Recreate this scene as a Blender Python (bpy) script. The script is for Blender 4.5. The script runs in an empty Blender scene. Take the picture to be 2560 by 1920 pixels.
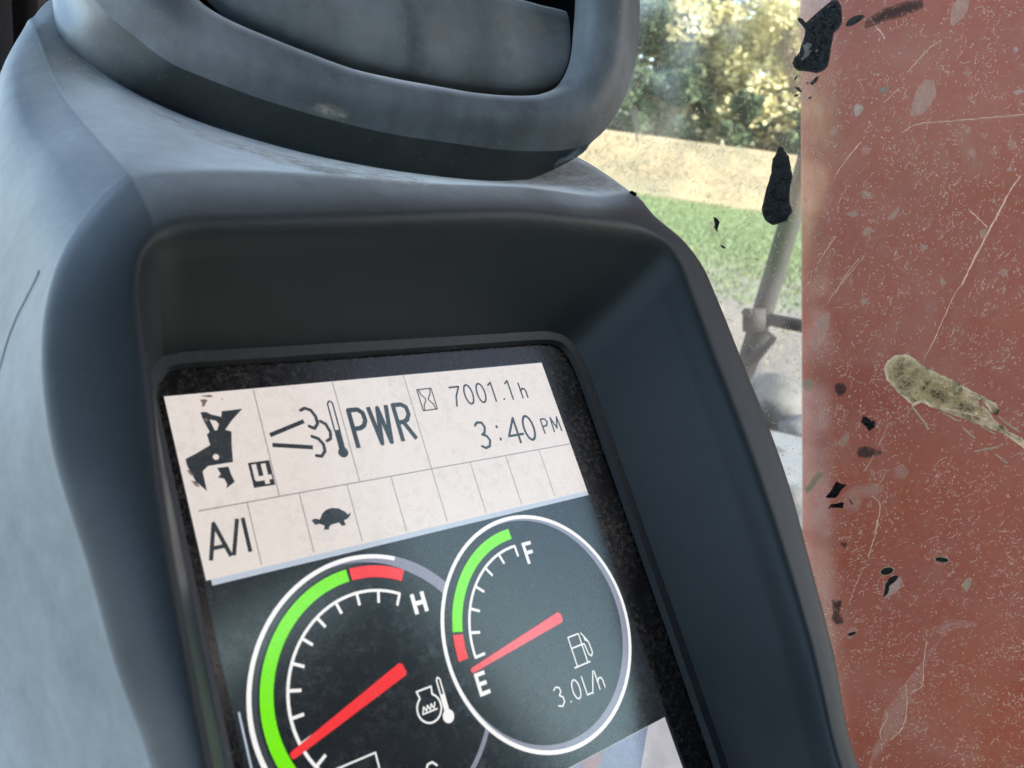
import bpy, bmesh, math, random
from mathutils import Vector, Matrix, noise
from mathutils.bvhtree import BVHTree
from math import radians as rad, sin, cos, pi

random.seed(7)
S = bpy.context.scene
COL = S.collection

# ------------------------------------------------------------------ camera, sky, sun, exposure
EXPO = 2.35
FPX = 1960.0                                   # focal length in photograph pixels (2560 wide)
R = Matrix(((0.779548, -0.311786, 0.543226), (0.085313, 0.912071, 0.401058), (-0.620505, -0.2663, 0.737602)))
T = Vector((-0.046706, 0.002728, -0.290997))   # monitor frame -> camera frame
TAU = rad(42)                                  # how far the monitor face leans back
L2W = Matrix(((1, 0, 0, 0), (0, sin(TAU), -cos(TAU), 0), (0, cos(TAU), sin(TAU), 2.2), (0, 0, 0, 1)))
CAM_L = -(R.transposed() @ T)
cam_d = bpy.data.cameras.new('camera'); cam = bpy.data.objects.new('camera', cam_d); COL.objects.link(cam)
C4 = R.transposed().to_4x4(); C4.translation = CAM_L
cam.matrix_world = L2W @ C4
cam_d.sensor_width = 36; cam_d.lens = FPX / 2560 * 36
cam_d.clip_start = 0.01; cam_d.clip_end = 2000
cam_d.dof.use_dof = True; cam_d.dof.focus_distance = 0.37; cam_d.dof.aperture_fstop = 16.0   # a phone lens close up
S.camera = cam

SUN_DIR = Vector((0.37, -0.92, 0.60)).normalized()      # towards the sun
W = bpy.data.worlds.new('World'); S.world = W; W.use_nodes = True
wn = W.node_tree.nodes; wl = W.node_tree.links
sky = wn.new('ShaderNodeTexSky'); sky.sky_type = 'NISHITA'; sky.sun_disc = False; sky.dust_density = 1.6; sky.air_density = 1.0
sky.sun_elevation = math.asin(SUN_DIR.z); sky.sun_rotation = math.atan2(SUN_DIR.x, SUN_DIR.y)
wl.new(sky.outputs[0], wn['Background'].inputs[0]); wn['Background'].inputs[1].default_value = 0.15
sd = bpy.data.lights.new('sun', 'SUN'); sd.energy = 4.5; sd.angle = rad(0.5); sd.color = (1.0, 0.95, 0.87)
so = bpy.data.objects.new('sun', sd); COL.objects.link(so)
so.rotation_euler = SUN_DIR.to_track_quat('Z', 'Y').to_euler()
S.view_settings.view_transform = 'Standard'; S.view_settings.look = 'None'
S.view_settings.exposure = EXPO; S.view_settings.gamma = 1
S.cycles.max_bounces = 8; S.cycles.transparent_max_bounces = 16

# ------------------------------------------------------------------ helpers
def ray(p):
    d = Vector(((p[0] - 1280) / FPX, -(p[1] - 960) / FPX, -1.0))
    return R.transposed() @ d
def PL(p, n):                       # photograph point -> monitor frame, at height n mm above the display
    d = ray(p); return CAM_L + d * ((n / 1000 - CAM_L.z) / d.z)
def PP(p, o, nv):                   # photograph point -> plane through o with normal nv (monitor frame)
    d = ray(p); return CAM_L + d * ((o - CAM_L).dot(nv) / d.dot(nv))
W2L = L2W.inverted()
CAM_W = L2W @ CAM_L
def rayw(p): return (L2W.to_3x3() @ ray(p))
def PWp(p, o, nv):                  # the same in world space
    d = rayw(p); return CAM_W + d * ((o - CAM_W).dot(nv) / d.dot(nv))
def PGz(p, z):
    d = rayw(p); return CAM_W + d * ((z - CAM_W.z) / d.z)
def L(u, v, n): return Vector((u / 1000, v / 1000, n / 1000))

def obj(name, me, mat=None, parent=None, smooth=False, kind=None, label=None):
    if isinstance(me, bmesh.types.BMesh):
        bm = me; me = bpy.data.meshes.new(name); bm.to_mesh(me); bm.free()
    o = bpy.data.objects.new(name, me); COL.objects.link(o)
    if mat:
        for m in (mat if isinstance(mat, (list, tuple)) else [mat]): me.materials.append(m)
    if parent: o.parent = parent
    if smooth: me.polygons.foreach_set('use_smooth', [True] * len(me.polygons))
    if kind: o['kind'] = kind
    if label: o['label'] = label
    return o
def pyd(vs, fs):
    me = bpy.data.meshes.new('m'); me.from_pydata([tuple(v) for v in vs], [], fs); me.update(); return me
def thing(name, label, cat, mat4=None, group=None):
    o = bpy.data.objects.new(name, None); COL.objects.link(o)
    if mat4 is not None: o.matrix_world = mat4
    o.empty_display_size = 0.05
    o['label'] = label; o['category'] = cat
    if group: o['group'] = group
    return o
def tag(o, label, cat, group=None):
    o['label'] = label; o['category'] = cat
    if group: o['group'] = group
    return o

def cr(p0, p1, p2, p3, t):          # centripetal Catmull-Rom
    def kn(ti, a, b): return ti + max((b - a).length, 1e-7) ** 0.5
    t0 = 0; t1 = kn(t0, p0, p1); t2 = kn(t1, p1, p2); t3 = kn(t2, p2, p3); x = t1 + (t2 - t1) * t
    a1 = p0 * ((t1 - x) / (t1 - t0)) + p1 * ((x - t0) / (t1 - t0))
    a2 = p1 * ((t2 - x) / (t2 - t1)) + p2 * ((x - t1) / (t2 - t1))
    a3 = p2 * ((t3 - x) / (t3 - t2)) + p3 * ((x - t2) / (t3 - t2))
    b1 = a1 * ((t2 - x) / (t2 - t0)) + a2 * ((x - t0) / (t2 - t0))
    b2 = a2 * ((t3 - x) / (t3 - t1)) + a3 * ((x - t1) / (t3 - t1))
    return b1 * ((t2 - x) / (t2 - t1)) + b2 * ((x - t1) / (t2 - t1))
def spline(pts, k, closed):
    n = len(pts); out = []
    for i in range(n if closed else n - 1):
        g = (lambda j: pts[j % n]) if closed else (lambda j: pts[j] if 0 <= j < n else (pts[0] * 2 - pts[1] if j < 0 else pts[-1] * 2 - pts[-2]))
        for s in range(k): out.append(cr(g(i - 1), g(i), g(i + 1), g(i + 2), s / k))
    if not closed: out.append(pts[-1].copy())
    return out
def loft(rings, kr, kc, closed=True):
    """rings: equal length lists; smooth both ways. Returns verts, faces"""
    fine = [spline(r, kr, closed) for r in rings]
    n = len(fine[0])
    cols = [spline([f[i] for f in fine], kc, False) for i in range(n)]
    m = len(cols[0]); vs = [c[j] for c in cols for j in range(m)]; fs = []
    for i in range(n if closed else n - 1):
        for j in range(m - 1):
            a = i * m + j; b = ((i + 1) % n) * m + j
            fs.append((a, b, b + 1, a + 1))
    return vs, fs
def recalc(o):
    bm = bmesh.new(); bm.from_mesh(o.data); bmesh.ops.recalc_face_normals(bm, faces=bm.faces); bm.to_mesh(o.data); bm.free()

def box_bm(bm, c, d, rotz=0, bevel=0):
    r = bmesh.ops.create_cube(bm, size=1.0)
    bmesh.ops.scale(bm, vec=d, verts=r['verts'])
    if bevel:
        es = list({e for v in r['verts'] for e in v.link_edges})
        bmesh.ops.bevel(bm, geom=es, offset=bevel, segments=3, affect='EDGES', profile=0.5)
    return bm
def tube(pts, rad_, seg=12, cap=True):
    bm = bmesh.new(); rings = []
    for i, p in enumerate(pts):
        a = pts[max(i - 1, 0)]; b = pts[min(i + 1, len(pts) - 1)]
        q = (b - a).to_track_quat('Z', 'Y'); rr = rad_[i] if isinstance(rad_, (list, tuple)) else rad_
        rings.append([bm.verts.new(p + q @ Vector((cos(2 * pi * s / seg) * rr, sin(2 * pi * s / seg) * rr, 0))) for s in range(seg)])
    for a, b in zip(rings, rings[1:]):
        for s in range(seg): bm.faces.new((a[s], a[(s + 1) % seg], b[(s + 1) % seg], b[s]))
    if cap: bm.faces.new(rings[0][::-1]); bm.faces.new(rings[-1])
    return bm

# ------------------------------------------------------------------ materials
def mat(name):
    m = bpy.data.materials.new(name); m.use_nodes = True
    nt = m.node_tree; return m, nt.nodes, nt.links, nt.nodes['Principled BSDF']
def tex(N, K, scale, detail=4, rough=0.55, coord='Object', dist=0.0, vec=None, stretch=None):
    tc = N.new('ShaderNodeTexCoord'); nz = N.new('ShaderNodeTexNoise')
    nz.inputs['Scale'].default_value = scale; nz.inputs['Detail'].default_value = detail
    nz.inputs['Roughness'].default_value = rough; nz.inputs['Distortion'].default_value = dist
    if stretch:
        mp = N.new('ShaderNodeMapping'); mp.inputs['Scale'].default_value = stretch[:3]
        if len(stretch) > 3: mp.inputs['Rotation'].default_value = stretch[3]
        K.new(tc.outputs[coord], mp.inputs[0]); K.new(mp.outputs[0], nz.inputs['Vector'])
    else: K.new(tc.outputs[coord], nz.inputs['Vector'])
    return nz.outputs['Fac']
def ramp(N, K, src, stops):
    r = N.new('ShaderNodeValToRGB'); e = r.color_ramp.elements
    while len(e) < len(stops): e.new(0.5)
    for i, (p, c) in enumerate(stops):
        e[i].position = p; e[i].color = (*c, 1) if isinstance(c, tuple) else (c, c, c, 1)
    K.new(src, r.inputs[0]); return r.outputs[0]
def mixc(N, K, f, a, b):
    m = N.new('ShaderNodeMix'); m.data_type = 'RGBA'
    for s, v in ((0, f), (6, a), (7, b)):
        if hasattr(v, 'is_linked') or hasattr(v, 'links'): K.new(v, m.inputs[s])
        elif isinstance(v, tuple): m.inputs[s].default_value = (*v, 1)
        else: m.inputs[s].default_value = v
    return m.outputs[2]
def math_(N, K, op, a, b=0.5, c=None, clamp=False):
    m = N.new('ShaderNodeMath'); m.operation = op; m.use_clamp = clamp
    for i, v in enumerate((a, b, c)):
        if v is None: continue
        if hasattr(v, 'links'): K.new(v, m.inputs[i])
        else: m.inputs[i].default_value = v
    return m.outputs[0]
def bump(N, K, B, h, strength, dist=0.001):
    b = N.new('ShaderNodeBump'); b.inputs['Strength'].default_value = strength; b.inputs['Distance'].default_value = dist
    K.new(h, b.inputs['Height']); K.new(b.outputs[0], B.inputs['Normal'])

def plastic(name, base, dust_c, amount, rough=0.5, up=0.5, spec=0.45, grain=0.25, mask=False):
    """moulded plastic under settled dust: more where the surface faces up, streaky, blotchy; left sides paled as if window-lit"""
    m, N, K, B = mat(name)
    n1 = tex(N, K, 22, 6, 0.62); n2 = tex(N, K, 120, 5, 0.7); n3 = tex(N, K, 9, 4, 0.6, stretch=(5, 0.8, 1))
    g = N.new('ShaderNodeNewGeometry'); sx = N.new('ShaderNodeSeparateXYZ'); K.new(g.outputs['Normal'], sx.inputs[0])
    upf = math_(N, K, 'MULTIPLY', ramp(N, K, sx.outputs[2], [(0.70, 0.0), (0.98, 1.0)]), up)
    upf = math_(N, K, 'ADD', upf, math_(N, K, 'MULTIPLY', ramp(N, K, math_(N, K, 'MULTIPLY', sx.outputs[0], -1.0), [(0.55, 0.0), (0.95, 1.0)]), up * 0.62))  # left-facing sides paled too: part dust, part window light put into the colour
    blot = ramp(N, K, n1, [(0.30, 0.0), (0.72, 1.0)])
    st = ramp(N, K, n3, [(0.36, 0.25), (0.66, 1.0)])
    d = math_(N, K, 'MULTIPLY', math_(N, K, 'ADD', math_(N, K, 'MULTIPLY', blot, 0.55), math_(N, K, 'MULTIPLY', st, 0.45)), amount)
    d = math_(N, K, 'ADD', d, math_(N, K, 'MULTIPLY', upf, math_(N, K, 'ADD', n1, 0.45)), clamp=True)
    d = math_(N, K, 'MULTIPLY', d, ramp(N, K, n2, [(0.25, 0.72), (0.7, 1.0)]), clamp=True)
    n4 = tex(N, K, 420, 3, 0.75); d = math_(N, K, 'ADD', d, math_(N, K, 'MULTIPLY', ramp(N, K, n4, [(0.60, 0.0), (0.74, 1.0)]), 0.16), clamp=True)
    if mask:                                            # wiped clean inside the sheltered recess
        at = N.new('ShaderNodeAttribute'); at.attribute_name = 'dusty'; d = math_(N, K, 'MULTIPLY', d, at.outputs['Fac'])
    col = mixc(N, K, d, base, dust_c)
    K.new(col, B.inputs['Base Color'])
    K.new(math_(N, K, 'ADD', math_(N, K, 'MULTIPLY', d, 0.14), rough, clamp=True), B.inputs['Roughness'])
    B.inputs['Specular IOR Level'].default_value = spec
    K.new(math_(N, K, 'MULTIPLY_ADD', d, 0.9, 0.015, clamp=True), B.inputs['Sheen Weight']); B.inputs['Sheen Roughness'].default_value = 0.45
    B.inputs['Sheen Tint'].default_value = (0.9, 0.96, 1.0, 1)
    fine = tex(N, K, 1500, 2, 0.6)
    bump(N, K, B, fine, grain, 0.0003)
    return m

def simple(name, c, rough=0.6, metal=0, spec=0.5, c2=None, scale=30, bumpv=0, bdist=0.001, stretch=None):
    m, N, K, B = mat(name)
    f = tex(N, K, scale, 5, 0.62, stretch=stretch)
    c2 = c2 or tuple(x * 0.6 for x in c)
    K.new(mixc(N, K, ramp(N, K, f, [(0.3, 0.0), (0.7, 1.0)]), c2, c), B.inputs['Base Color'])
    B.inputs['Roughness'].default_value = rough; B.inputs['Metallic'].default_value = metal
    B.inputs['Specular IOR Level'].default_value = spec
    if bumpv: bump(N, K, B, f, bumpv, bdist)
    return m

ES = 1.0 / (2 ** EXPO)
def screen_mat(name, emit, dustk=1.0, spec=0.55, patchy=0.0):
    """back-lit display ink under a dusty glossy cover"""
    m, N, K, B = mat(name)
    B.inputs['Base Color'].default_value = (0.012, 0.013, 0.014, 1)
    n1 = tex(N, K, 900, 3, 0.7); n2 = tex(N, K, 60, 5, 0.65); n3 = tex(N, K, 260, 4, 0.7)
    speck = ramp(N, K, n1, [(0.56, 0.0), (0.70, 1.0)])
    wide = ramp(N, K, n2, [(0.38, 0.12), (0.75, 1.0)])
    d = math_(N, K, 'MULTIPLY', math_(N, K, 'MULTIPLY_ADD', speck, 0.5, math_(N, K, 'MULTIPLY', ramp(N, K, n3, [(0.45, 0.0), (0.8, 1.0)]), 0.6)), math_(N, K, 'MULTIPLY', wide, 0.55 * dustk), clamp=True)
    K.new(mixc(N, K, d, (0.012, 0.013, 0.014), (0.36, 0.33, 0.29)), B.inputs['Base Color'])
    K.new(math_(N, K, 'MULTIPLY_ADD', d, 0.5, 0.16, clamp=True), B.inputs['Roughness'])
    B.inputs['Specular IOR Level'].default_value = spec; B.inputs['IOR'].default_value = 1.62; B.inputs['Specular Tint'].default_value = (0.62, 0.92, 1.0, 1)   # teal of the glare put into the reflection colour
    # the dust dims the back light
    dim = math_(N, K, 'SUBTRACT', 1.0, math_(N, K, 'MULTIPLY', d, 0.85), clamp=True)
    if patchy:
        dim = math_(N, K, 'MULTIPLY', dim, ramp(N, K, n2, [(0.3, 1.0 - patchy), (0.7, 1.0)]))
    B.inputs['Emission Color'].default_value = (*emit, 1)
    K.new(math_(N, K, 'MULTIPLY', dim, ES), B.inputs['Emission Strength'])
    return m

M = {}
SLATE = (0.022, 0.031, 0.034)
DUST = (0.33, 0.36, 0.35)
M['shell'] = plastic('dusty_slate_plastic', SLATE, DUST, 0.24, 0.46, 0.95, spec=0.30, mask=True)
M['recess'] = plastic('dark_recess_plastic', SLATE, DUST, 0.12, 0.42, 0.12, 0.35)
M['vent'] = plastic('vent_plastic', SLATE, DUST, 0.16, 0.44, 0.6)
M['vent_face_lit'] = plastic('vent_face_lit_plastic', SLATE, (0.33, 0.385, 0.42), 0.60, 0.46, 0.6)  # dust plus the front's brighter, bluer light put into the colour
M['flap'] = plastic('vent_flap_plastic', SLATE, (0.31, 0.35, 0.365), 0.85, 0.5, 0.4)
M['black'] = simple('black_interior', (0.004, 0.004, 0.005), 0.9, spec=0.03)
M['rubber'] = simple('black_rubber', (0.012, 0.013, 0.014), 0.6, spec=0.3, c2=(0.02, 0.02, 0.022))
M['bezel'] = None

# ------------------------------------------------------------------ the monitor console
CON = thing('monitor_console', 'slate grey moulded dash pod holding the lit monitor, dusty, below the round vent', 'dash console', L2W)

E_ = [L(-92, -200, 50), L(-98, -160, 50), (525, 1920), (477, 1660), (430, 1400), (393, 1150), (374, 960), (352, 800), (345, 700), (362, 631), (391, 597), (434, 577), (500, 568), (600, 564), (800, 558), (1040, 549), (1280, 543), (1436, 558), (1540, 570), (1614, 580), (1665, 612), (1697, 660), (1722, 725), (1788, 906), (1848, 1062), (1900, 1209), (1962, 1400), (2030, 1640), (2084, 1880), L(92, -206, 50), L(74, -222, 50), L(0, -225, 50), L(-76, -222, 50)]
F_ = [L(-104, -204, 38), L(-109, -160, 40), (380, 1920, 40), (290, 1660, 40), (218, 1400, 40), (140, 1150, 40), (108, 940, 39), (115, 770, 38), (165, 620, 37), (262, 490, 39), (325, 437, 40), (390, 425, 40), (470, 424, 40), (600, 424, 40), (800, 435, 41), (1060, 457, 42), (1310, 467, 43), (1490, 489, 44), (1588, 487, 45), (1636, 540, 48), (1708, 602, 50), (1755, 664, 50), (1793, 748, 50), (1850, 890, 50), (1926, 1080, 50), (1976, 1225, 50), (2023, 1400, 50), (2085, 1640, 50), (2135, 1890, 50), L(112, -212, 50), L(85, -238, 44), L(0, -243, 42), L(-88, -238, 38)]
C_ = [(-80, -205), (-83, -160), (-83, -104), (-83, -80), (-83, -58), (-83, -38), (-83, -20), (-83, -6), (-82.5, 3), (-80.5, 9), (-77, 12), (-70, 13), (-60, 13), (-50, 13), (-20, 13), (15, 13), (50, 13), (72, 13), (84, 12.5), (91, 10), (95, 5), (97, -3), (97.5, -12), (97, -38), (96.5, -65), (96, -88), (95.5, -115), (94.5, -148), (93.5, -176), (88, -204), (70, -214), (0, -216), (-65, -214)]
RE = [e if isinstance(e, Vector) else PL(e, 50) for e in E_]
RF = [f if isinstance(f, Vector) else PL(f[:2], f[2]) for f in F_]
RC = [L(u, v, 4) for u, v in C_]
NS = len(RE)
off = lambda p, u, v, n: p + L(u, v, n)
RD = [e.lerp(c, 0.24) for e, c in zip(RE, RC)]
RW = [e.lerp(c, 0.55) for e, c in zip(RE, RC)]
RE2, RF0 = [], []
for i, (e, f) in enumerate(zip(RE, RF)):
    left = i <= 9 or i >= 31
    RE2.append(e.lerp(f, 0.30) + L(0, 0, 0.9 if 19 <= i <= 29 else 2.2))
    RF0.append(e.lerp(f, 0.84 if left else 0.87) + L(0, 0, 1.3 if left else 0.8))
# where the pod meets the vent (top), its left face and its hidden right side
TT = {7: (25, 720, 5), 8: (50, 520, 4), 9: (92, 345, 1), 10: (150, 225, -8), 11: (265, 191, -20), 12: (355, 241, -20), 13: (500, 305, -18), 14: (716, 372, -8), 15: (960, 422, 6), 16: (1200, 452, 18), 17: (1332, 443, 20), 18: (1445, 393, 20)}
HH = {7: (-70, 640, -50), 8: (-40, 400, -45), 9: (2, 180, -40), 10: (70, 52, -40), 11: (150, 5, -60)}
RT, RH = [], []
for i in range(NS):
    f = RF[i]
    if i in TT: t = PL(TT[i][:2], TT[i][2])
    elif i <= 9 or i >= 31:
        t = off(f, -7 if i < 9 else -4, 5 + (8 if i in (8, 9) else 0), -34)
    elif i == 19: t = off(f, 0, 14, -24)
    else: t = off(f, -1, 4, -34)
    if i in HH: h = PL(HH[i][:2], HH[i][2])
    elif i in TT: h = off(t, 0, 52, -46)
    elif i <= 8 or i >= 31: h = off(f, -22, 16, -130) if i < 8 else off(f, -20, 36, -80)
    else: h = off(t, -4, 14, -110)
    RT.append(t); RH.append(h)
RF2 = [f.lerp(t, 0.06) for f, t in zip(RF, RT)]
RJ = [h * 0.86 + L(0, 10, -70) for h in RH]

def crisp(ring, i, k=0.11):        # extra stations hard by station i so the edge there stays firm
    return ring[:i] + [ring[i].lerp(ring[i - 1], k), ring[i], ring[i].lerp(ring[i + 1], k)] + ring[i + 1:]
rings = [crisp(q, 10) for q in (RC, RW, RD, RE, RE2, RF0, RF, RF2, RT, RH, RJ)]
vs, fs = loft(rings, 5, 5)
mm_ = 10 * 5 + 1; cut = 5          # columns of quads per station; the recess is the first two rings
rec = [f for k, f in enumerate(fs) if k % (mm_ - 1) < cut]; shl = [f for k, f in enumerate(fs) if k % (mm_ - 1) >= cut]
def sub(name, faces, m_):
    me = pyd(vs, faces); bm = bmesh.new(); bm.from_mesh(me); lay = bm.verts.layers.float.new('dusty'); bm.verts.ensure_lookup_table()
    for v in bm.verts:
        j = v.index % mm_; k = j / 5; stn = (v.index // mm_) / 5
        top = max(0.0, min(1.0, (stn - 9.5) / 1.5, (20.5 - stn) / 1.5))
        v[lay] = 0.10 if k <= 2 else (0.10 + 0.15 * (k - 2) if k <= 4 else (0.40 + 0.25 * (k - 4) if k <= 5 else min(1.0, 0.65 + 0.35 * (k - 5))))
        if 2 < k < 6.4: v[lay] *= max(top, 0.58 if stn < 10.5 or stn > 32.5 else 0.30)            # less dust on the side rims than along the top
    bmesh.ops.delete(bm, geom=[v for v in bm.verts if not v.link_faces], context='VERTS')
    bmesh.ops.recalc_face_normals(bm, faces=bm.faces)
    return obj(name, bm, m_, CON, True)
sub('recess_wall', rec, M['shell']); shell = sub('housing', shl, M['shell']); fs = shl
bvh = BVHTree.FromPolygons(vs, fs)
def on_shell(p, lift=0.0004):
    d = ray(p).normalized(); h = bvh.ray_cast(CAM_L, d)
    return h[0] - d * lift if h[0] else None

# screen: glass bezel and ledge round it
def inset(pts, k, n): 
    out = []
    for i, (u, v) in enumerate(pts):
        a = Vector(pts[i - 1]); b = Vector(pts[(i + 1) % len(pts)]); d = (b - a).normalized()
        nrm = Vector((d.y, -d.x)); q = Vector((u, v)) + nrm * k
        out.append(L(q.x, q.y, n))
    return out
RA = inset(C_, 4.6, 0.8); RB = inset(C_, 3.6, 3.4)
for i in list(range(0, 9)): RA[i].x = RC[i].x + 0.0026; RB[i].x = RC[i].x + 0.0018
vs, fs = loft([RC, RB], 5, 2); v2, f2_ = loft([RB, RA], 5, 1); nb_ = len(vs)
vs = list(vs) + list(v2); fs = fs + [tuple(i + nb_ for i in f) for f in f2_]
ledge = obj('screen_ledge', pyd(vs, fs), plastic('ledge_plastic', (0.017, 0.022, 0.025), DUST, 0.04, 0.5, 0.06), CON, True); recalc(ledge)
m, N, K, B = mat('black_glass_border')
n1 = tex(N, K, 1500, 4, 0.75); n2 = tex(N, K, 45, 5, 0.65); n3 = tex(N, K, 420, 6, 0.8)
d = math_(N, K, 'MULTIPLY', ramp(N, K, n3, [(0.46, 0.02), (0.66, 1.0)]), ramp(N, K, n2, [(0.34, 0.12), (0.65, 1.0)]))
d = math_(N, K, 'MULTIPLY', d, math_(N, K, 'MULTIPLY_ADD', ramp(N, K, n1, [(0.4, 0.0), (0.62, 1.0)]), 0.6, 0.3), clamp=True)
K.new(mixc(N, K, d, (0.006, 0.006, 0.007), (0.15, 0.132, 0.105)), B.inputs['Base Color'])
K.new(math_(N, K, 'MULTIPLY_ADD', d, 0.5, 0.18), B.inputs['Roughness'])
M['bezel'] = m
fine = [p for p in spline(RC, 5, True)]
bm = bmesh.new(); bm.faces.new([bm.verts.new(Vector((p.x, p.y, 0.0001))) for p in fine])
bmesh.ops.recalc_face_normals(bm, faces=bm.faces)
obj('screen_bezel', bm, M['bezel'], CON)

# ------------------------------------------------------------------ what the display shows (mm in the screen plane)
def poly_bm(pts, z):
    bm = bmesh.new(); f = bm.faces.new([bm.verts.new((u / 1000, v / 1000, z / 1000)) for u, v in pts])
    f.normal_update()
    if f.normal.z < 0: f.normal_flip()
    bmesh.ops.triangulate(bm, faces=bm.faces); return bm
def strokes_bm(lines, w, z, bm=None, cap=True):
    bm = bm or bmesh.new(); h = w / 2
    k = [0]
    for ln in lines:
        for (a, b) in zip(ln, ln[1:]):
            a = Vector(a); b = Vector(b); d = (b - a)
            if d.length < 1e-6: continue
            d.normalize(); n = Vector((-d.y, d.x)) * h; zz = (z + 0.004 * (k[0] % 7)) / 1000; k[0] += 1
            q = [a + n, a - n, b - n, b + n]
            f = bm.faces.new([bm.verts.new((p.x / 1000, p.y / 1000, zz)) for p in q]); f.normal_update()
            if f.normal.z < 0: f.normal_flip()
        for p in (ln[1:-1] if not cap else ln):
            zz = (z + 0.003 + 0.004 * (k[0] % 7)) / 1000; k[0] += 1
            bm.faces.new([bm.verts.new(((p[0] + cos(t * pi / 4) * h) / 1000, (p[1] + sin(t * pi / 4) * h) / 1000, zz)) for t in range(8)])
    return bm
def arc(c, r, a0, a1, n=24): return [(c[0] + r * cos(rad(a0 + (a1 - a0) * i / n)), c[1] + r * sin(rad(a0 + (a1 - a0) * i / n))) for i in range(n + 1)]
def band_bm(c, r0, r1, a0, a1, z, n=48, r0b=None):
    bm = bmesh.new(); vv = []
    for i in range(n + 1):
        a = rad(a0 + (a1 - a0) * i / n)
        rr0 = r0(a0 + (a1 - a0) * i / n) if callable(r0) else r0
        vv.append((bm.verts.new(((c[0] + rr0 * cos(a)) / 1000, (c[1] + rr0 * sin(a)) / 1000, z / 1000)),
                   bm.verts.new(((c[0] + r1 * cos(a)) / 1000, (c[1] + r1 * sin(a)) / 1000, z / 1000))))
    for p, q in zip(vv, vv[1:]):
        f = bm.faces.new((p[0], p[1], q[1], q[0])); f.normal_update()
        if f.normal.z < 0: f.normal_flip()
    return bm

INK = (0.030, 0.034, 0.040)
M['lcd_dark'] = screen_mat('display_dark', (0.012, 0.014, 0.017), 0.8)
M['lcd_white'] = screen_mat('display_header', (0.78, 0.70, 0.655), 1.15)
M['lcd_blue'] = screen_mat('display_blue_white', (0.50, 0.56, 0.66))
M['lcd_ink'] = screen_mat('display_ink', INK)
M['lcd_line'] = screen_mat('display_line', (0.30, 0.29, 0.30))
M['lcd_bright'] = screen_mat('display_white', (0.95, 0.93, 0.92), 0.5)
M['lcd_soft'] = screen_mat('display_lilac', (0.26, 0.26, 0.34), 0.5)
M['lcd_mid'] = screen_mat('display_grey', (0.045, 0.055, 0.062), 0.5)
M['lcd_green'] = screen_mat('display_green', (0.20, 0.86, 0.004), 0.6)
M['lcd_red'] = screen_mat('display_red', (0.93, 0.040, 0.045), 0.6)
M['lcd_pink'] = screen_mat('display_pink', (0.86, 0.085, 0.105), 0.6)

DISP = obj('display', poly_bm([(-78.4, 0.2), (76, 0.2), (76, -203), (-77.4, -203)], 0.3), M['lcd_dark'], CON)
def dp(name, bm, m, label=None): return obj(name, bm, M[m], DISP, label=label)
dp('header_panel', poly_bm([(-78.3, -0.1), (75.9, -0.2), (75.9, -58.4), (-77.4, -58.4)], 0.42), 'lcd_white')
dp('header_edge', poly_bm([(-76, -58.4), (75.9, -58.4), (75.9, -60.2), (-76, -60.2)], 0.42), 'lcd_blue')
g = []
for u in (-50.4, -22, 7): dp('grid_line', strokes_bm([[(u, -0.4), (u, -37.7)]], 0.36, 0.5, cap=False), 'lcd_line')
for u in (-60.8, -43.8, -26.8, -9.9, 7.0, 24.2, 41.3, 58.4): dp('grid_line', strokes_bm([[(u, -37.9), (u, -57.6)]], 0.34, 0.5, cap=False), 'lcd_line')
dp('grid_line', strokes_bm([[(-75.5, -37.7), (75.5, -37.7)]], 0.42, 0.55, cap=False), 'lcd_line')

# excavator pictogram, number 4 tile, exhaust pictogram, tortoise
bm = poly_bm([(-55.4, -6.8), (-58.6, -6.9), (-62.1, -6.9), (-62.6, -8.8), (-65.6, -7.6), (-66.9, -6.6), (-68.6, -6.5), (-68.5, -8.2), (-67.9, -10.8), (-67.2, -13.4), (-68.2, -14.1), (-67.9, -17.7), (-72.2, -19.6), (-76.0, -21.1), (-75.9, -23.4), (-74.4, -28.6), (-71.8, -32.1), (-71.8, -25.7), (-69.9, -24.3), (-62.2, -24.2), (-61.4, -18.5), (-60.5, -14.1), (-62.3, -13.3), (-59.6, -10.4)], 0.52)
dp('excavator_symbol', bm, 'lcd_ink')
dp('excavator_symbol_gap', poly_bm([(-66.4, -9.3), (-64.5, -10.0), (-63.9, -11.2), (-64.9, -13.2), (-65.6, -13.0)], 0.60), 'lcd_white')
dp('excavator_symbol_gap', poly_bm(arc((-67.0, -21.8), 0.95, 0, 360, 14)[:-1], 0.60), 'lcd_white')
dp('bucket_symbol', poly_bm([(-67.4, -25.3), (-63.9, -25.4), (-63.6, -28.2), (-63.0, -30.6), (-66.1, -32.3), (-65.5, -31.0), (-66.0, -29.1), (-67.8, -28.4), (-66.7, -27.4)], 0.52), 'lcd_ink')
dp('number_tile', poly_bm([(-57.8, -25.2), (-50.8, -25.3), (-50.8, -33.7), (-57.7, -33.6)], 0.52), 'lcd_ink')
dp('digit_four', strokes_bm([[(-56.1, -26.0), (-56.1, -30.9), (-51.3, -30.9)], [(-53.1, -26.2), (-53.1, -33.0)]], 1.5, 0.62, cap=False), 'lcd_white')
bm = strokes_bm([[(-48.6, -17.0), (-36.0, -13.6)], [(-48.6, -20.4), (-35.2, -23.2)]], 1.5, 0.52, cap=False)
strokes_bm([[(-36.2, -9.6), (-34.6, -9.0), (-32.6, -10.0), (-31.5, -12.4), (-31.4, -15.0), (-33.0, -16.7), (-34.6, -15.6)]], 1.15, 0.52, bm)
strokes_bm([[(-30.3, -14.3), (-28.6, -15.6), (-27.7, -18.6), (-28.2, -21.0), (-29.7, -21.6)]], 1.15, 0.52, bm)
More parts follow.
